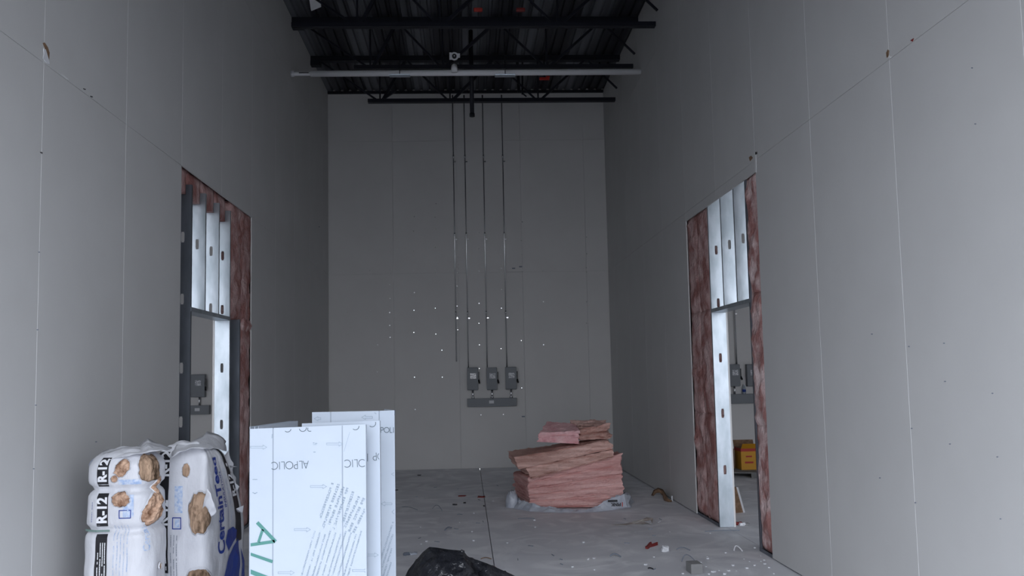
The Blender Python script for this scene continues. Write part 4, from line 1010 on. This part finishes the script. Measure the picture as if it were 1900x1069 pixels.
for i in range(N):
    px, Y, h = lp(i/N); base_ = aty(px, 930, Y); base_ = Vector((base_.x, Y, 0)); d_ = (base_ - cx_).normalized()
    outw = .05 + .05*abs(noise.noise(Vector((i*.12, 3, 0)))); hh = h*(1 + .35*noise.noise(Vector((i*.2, 0, 5))))
    for k in range(K+1):
        f = k/K; rr = -.12 + (outw+.12)*math.sin(math.pi*f*.75) / math.sin(math.pi*.66); z = .004 + hh*(1-abs(2*f-1.0)**1.5) if f > .0 else .004
        if f < .5: rr = -.02 + outw*2*f*.5; z = hh*(1-f*.9)
        else: rr = -.02 + outw*.5 + (f-.5)*2*outw*.9; z = hh*.55*(1-(f-.5)*2)**1.2 + .004
        p_ = base_ + d_*rr + Vector((0, 0, z)); q_ = p_*22
        wob = .016 * math.sin(math.pi*min(1, f+.15))
        vs.append(p_ + Vector((noise.noise(q_), noise.noise(q_+Vector((5,0,0))), abs(noise.noise(q_+Vector((0,5,0)))))) * wob * 1.9)
o = MB().add(vs, [(i*(K+1)+k, ((i+1) % N)*(K+1)+k, ((i+1) % N)*(K+1)+k+1, i*(K+1)+k+1) for i in range(N) for k in range(K)]).build('wrapper_film', M_SHEET, sm=True)
inv(o, pw)
# the tuft at the left and the printed corner at the right
def crumple(name, c, sx, sy, sz, m, root, seed, n1=18, n2=12):
    vs = [Vector((c[0] + sx*math.cos(2*math.pi*i/n1)*math.sin(math.pi*.5*(j+.3)/n2)*(1+.35*noise.noise(Vector((i*.9, j*.5, seed)))), c[1] + sy*math.sin(2*math.pi*i/n1)*math.sin(math.pi*.5*(j+.3)/n2)*(1+.35*noise.noise(Vector((i*.9, j*.5, seed+4)))),
                  c[2] + sz*math.cos(math.pi*.5*j/n2)*(1+.3*noise.noise(Vector((i*.9, j*.6, seed+9)))))) for j in range(n2+1) for i in range(n1)]
    fs = [(j*n1+i, j*n1+(i+1) % n1, (j+1)*n1+(i+1) % n1, (j+1)*n1+i) for j in range(n2) for i in range(n1)] + [tuple(range(n1-1,-1,-1))]
    o_ = MB().add(vs, fs).build(name, m, None, sm=True); return inv(o_, root)
v = aty(951, 940, 10.75); crumple('film_tuft', (v.x, 10.78, 0), .09, .10, .20, M_SHEET, pw, 1)
vs = [aty(1092, 948, 10.22), aty(1163, 941, 10.36), aty(1171, 920, 10.55), aty(1158, 917, 10.40), aty(1125, 928, 10.30)]
vs[0].z = .004; vs[1].z = max(.004, vs[1].z)
inv(plate('printed_corner', vs, M_SHEET, None, (0, -.003, .0)), pw)
V, Fs = text2d('PINK', .055, .002); 
ptc = aty(1143, 936, 10.25)
inv(MB().add([ptc + Vector((-a_, -.0, -b_)) for a_, b_ in V], Fs).build('lettering', M_INK), pw)
inv(MB().box((ptc.x-.10, ptc.y, ptc.z+.03), (ptc.x+.02, ptc.y+.002, ptc.z+.055)).build('lettering', M_INK), pw)
inv(MB().box((ptc.x+.075, ptc.y, ptc.z-.03), (ptc.x+.085, ptc.y+.002, ptc.z+.025)).build('red_mark', M_RED), pw)

# ------------------------------------------------------------------ scraps on the floor
def curl(px0, py0, px1, py1, h, m, label, cat='scrap', group=None, r=.004, name='curled_strip', n_=14):
    a, b = atz(px0, py0), atz(px1, py1); pts = []
    for i in range(n_+1):
        t = i/n_; p_ = a.lerp(b, t); pts.append(p_ + Vector((0, .06*math.sin(math.pi*t*1.3)*min(1, h*14), .005 + h*math.sin(math.pi*t))))
    o_ = MB().tube(pts, r, 6).build(name, m, sm=True); return tag(o_, label, cat, group)
# torn brown cardboard by the right wall
tc_ = empty('torn_cardboard', atz(1228, 922)); tag(tc_, 'curled brown torn paper leaning at foot of the right wall', 'scrap')
P1 = [(1209,920),(1213,910),(1221,906),(1230,909),(1236,918),(1240,926),(1246,929)]; P2 = [(1212,921),(1217,915),(1224,914),(1230,920),(1233,930),(1240,932),(1246,932)]
vs = []
for (a_, b_), (c_, d_) in zip(P1, P2):
    g_ = atz(c_, max(d_, 921)); p2 = aty(c_, d_, g_.y); p1 = aty(a_, b_, g_.y + .05)
    vs += [p1, p1.lerp(p2, .5) + Vector((0, -.03, .01)), p2]
    for q_ in vs[-3:]: q_.z = max(q_.z, .004); q_.x = min(q_.x, XR - .01)
o = MB().add(vs, [(3*i+k, 3*i+3+k, 3*i+4+k, 3*i+1+k) for i in range(6) for k in range(2)]).build('curled_sheet', M_CARD, sm=True)
sf = o.modifiers.new('s', 'SOLIDIFY'); sf.thickness = .006; inv(o, tc_)
v = atz(1247, 930); MBs = MB().box((v.x-.008, v.y-.01, .0), (v.x+.008, v.y+.01, .07)).build('plaster_shard', M_WHITE); tag(MBs, 'thin white shard standing at foot of right wall', 'scrap')
# flat torn strip in the middle right
P = [(1133,975.5),(1160,973),(1178,969.5),(1192,970),(1200,966),(1212,968),(1210,973.5),(1200,972),(1190,974),(1176,973),(1160,975.5)]
vs = [atz(a_, b_) for a_, b_ in P]; vs = [Vector((q_.x, q_.y, .004 + (.03 if i in (3, 4, 5) else 0))) for i, q_ in enumerate(vs)]
o = plate('torn_strip', vs, mat('dusty_tan_paper', (.30,.25,.22), .9, col2=(.5,.47,.45), scale=12), None, (0, 0, .004)); tag(o, 'long torn brown paper strip right of the pink pile', 'scrap')
P = [(1196,968),(1207,966),(1211,973),(1203,971)]; vs = [atz(a_, b_, .035) for a_, b_ in P]; o = plate('paper_flake', vs, M_WHITE, None, (0, 0, .003)); tag(o, 'white paper flake at the end of the torn brown strip', 'scrap')
P = [(1217,967.5),(1226,967.5),(1221,970)]; o = plate('paper_flake', [atz(a_, b_, .003) for a_, b_ in P], M_WHITE, None, (0, 0, .004)); tag(o, 'small white flake just right of the torn brown strip', 'scrap')
# grey block at the bottom edge
v = atz(1293, 1066); o = MB().box((-.052, -.07, 0), (.052, .07, .085), M=Matrix.Translation((v.x, v.y+.07, 0)) @ Matrix.Rotation(.06, 4, 'Z')).build('grey_block', M_CHUNK, bevel=.006); tag(o, 'grey block on the floor at the bottom edge, right of middle', 'block')
chunk('plaster_lump', atz(1235, 1023), (.055, .05, .045), M_WHITE, 'white plaster lump on the floor, the largest of the white ones', 'scrap', seed=3)
o = MB().bar(atz(1198, 1018)+Vector((0,0,.006)), atz(1220, 1012)+Vector((0,0,.018)), .03, .008).bar(atz(1200, 1019)+Vector((0,0,.006)), atz(1208, 1014)+Vector((0,0,.03)), .03, .02).build('red_tape_scrap', M_DKRED); tag(o, 'dark red scrap on the floor left of the white plaster lump', 'scrap')
curl(1265, 1043, 1291, 1045, .055, M_GREYINK, 'grey wire arched up above the grey block', 'wire', name='bent_wire')
curl(1255, 1021, 1280, 1022, .02, M_GREYINK, 'flat grey curl right of the white plaster lump', name='curled_strip')
curl(802, 945, 821, 948, .05, M_GREYINK, 'dark wire loop on the floor left of the sawn joint, mid room', 'wire', name='bent_wire')
curl(746, 941, 775, 947, .012, M_GREYINK, 'thin dark strip just right of the white sheets', name='thin_strip')
curl(961, 963, 992, 963, .004, M_GREYINK, 'thin dark strip in front of the pink pile', name='thin_strip')
curl(1308, 987, 1372, 985, .004, M_GREYINK, 'long thin dark strip in front of the right doorway', name='thin_strip')
curl(825, 985, 838, 980, .015, M_GREYINK, 'short dark strip on the floor in front of mid room', name='thin_strip', r=.007)
curl(848, 956, 858, 956, .006, M_GREYINK, 'tiny dark strip between the wire loop and the joint', name='thin_strip')
curl(1132, 1033, 1152, 1034, .02, M_GREYINK, 'grey kinked strip left of the dark red scrap', name='curled_strip', r=.006)
curl(1202, 1056, 1212, 1057, .006, M_INK, 'tiny black strip left of the grey block', name='thin_strip', r=.006)
curl(892, 1038, 912, 1038, .01, M_CARD, 'thin brown strip beside the garbage bag near the joint', name='thin_strip')
chunk('red_scrap', atz(857, 921), (.10, .05, .012), M_DKRED, 'left dark red scrap on the floor near the back wall', 'scrap', seed=5)
chunk('red_scrap', atz(893, 923), (.09, .06, .018), M_DKRED, 'right dark red scrap beside the sawn joint near the back wall', 'scrap', seed=6)
chunk('dark_crumb', atz(844, 937.5), (.045, .03, .015), M_INK, 'larger dark crumb between wire loop and red scraps', 'scrap', seed=7)
chunk('dark_crumb', atz(862, 934), (.03, .03, .015), M_INK, 'smaller dark crumb just below the left red scrap', 'scrap', seed=8)
chunk('dark_crumb', atz(898, 939.5), (.02, .05, .012), M_INK, 'narrow dark crumb on the sawn joint', 'scrap', seed=9)
chunk('dark_crumb', atz(735, 910), (.05, .02, .012), M_INK, 'dark crumb beside the white sheets at back', 'scrap', seed=10)
chunk('dark_crumb', atz(778, 882.5), (.05, .03, .012), M_INK, 'dark crumb at foot of the back wall left part', 'scrap', seed=11)
for k, (a_, b_, lab) in enumerate(((755, 1030, 'left grey crumpled bit beside the garbage bag'), (767, 1029, 'right grey crumpled bit beside the garbage bag'))):
    chunk('crumpled_bit', atz(a_, b_), (.06, .05, .02), M_GREYINK if k == 0 else M_SHEET, lab, 'scrap', seed=20+k)
curl(1362, 1023, 1376, 1023, .04, M_WHITE, 'white paper ring before the right doorway', name='paper_ring', r=.007)
for k, (a_, b_, m_, s_, lab) in enumerate(((1370, 974, M_DKRED, .05, 'reddish scrap behind foot of the right jamb stud'), (1377, 975, M_WHITE, .05, 'pale scrap behind foot of the right jamb stud'), (1384, 975, M_CHUNK, .04, 'dark scrap furthest right behind the jamb stud foot'))):
    chunk('doorway_scrap', atz(a_, b_), (s_*1.3, s_, s_*.6), m_, lab, 'scrap', seed=30+k)
crumb0 = chunk('plaster_crumb', (0, 0, 0), (.018, .016, .010), M_WHITE, 'tiny white plaster crumb among dust on the concrete floor', 'crumb', 'white plaster crumbs on the floor', seed=2, sub=1)
rn = random.Random(11); first_c = True
spots = [(1403,1023),(1411,1032),(1412,1042),(1418,1040),(1427,1054),(1419,1047),(1213,1034),(1092,1037),(1102,1037),(1062,1053),(1103,1058),(993,979),(991,966),(975,973),(853,970),(885,952),(879,953),(876,987),(780,979),(1091,1039),(1352,1060),(1334,1059),(1360,1050),(1380,1038),(1345,1066),(1322,1062),(1315,1066),(1366,1060),(1385,1055),(1400,1050),(1300,1045),(1310,1052)]
for k in range(22):
    w_ = rn.random(); spots.append((rn.uniform(1180, 1440) if w_ < .6 else rn.uniform(740, 1180), rn.uniform(985, 1068) if w_ < .8 else rn.uniform(925, 1000)))
for a_, b_ in spots:
    v = atz(a_, b_)
    if v.x > XR - .03 and not (DY0+.1 < v.y < DY1-.1): continue
    if (v - Vector((1.35, 10.8, 0))).length < .85 or (v.y < 5.9 and v.x < .7): continue
    if first_c: o = crumb0; first_c = False
    else: o = crumb0.copy(); C.objects.link(o)
    o.location = v; o.rotation_euler = (0, 0, rn.uniform(0, 6)); s_ = rn.uniform(.35, 1.3); o.scale = (s_, s_, s_)
for k in range(26):
    a_, b_ = rn.uniform(760, 1400), rn.uniform(900, 1066); v = atz(a_, b_)
    if v.x > XR - .05 or (v - Vector((1.35, 10.8, 0))).length < .85 or (v.y < 5.9 and v.x < .7): continue
    if k == 0: fl0 = None
    s_ = rn.uniform(.6, 1.4)
    o = MB().bar(Vector((-.02*s_, 0, .004)), Vector((.02*s_, .01, .008)), .006).build('dust_fleck', M_GREYINK)
    o.location = v; o.rotation_euler = (0, 0, rn.uniform(0, 3)); tag(o, 'tiny dark fleck lying on the dusty concrete floor', 'fleck', 'dark flecks on the floor')
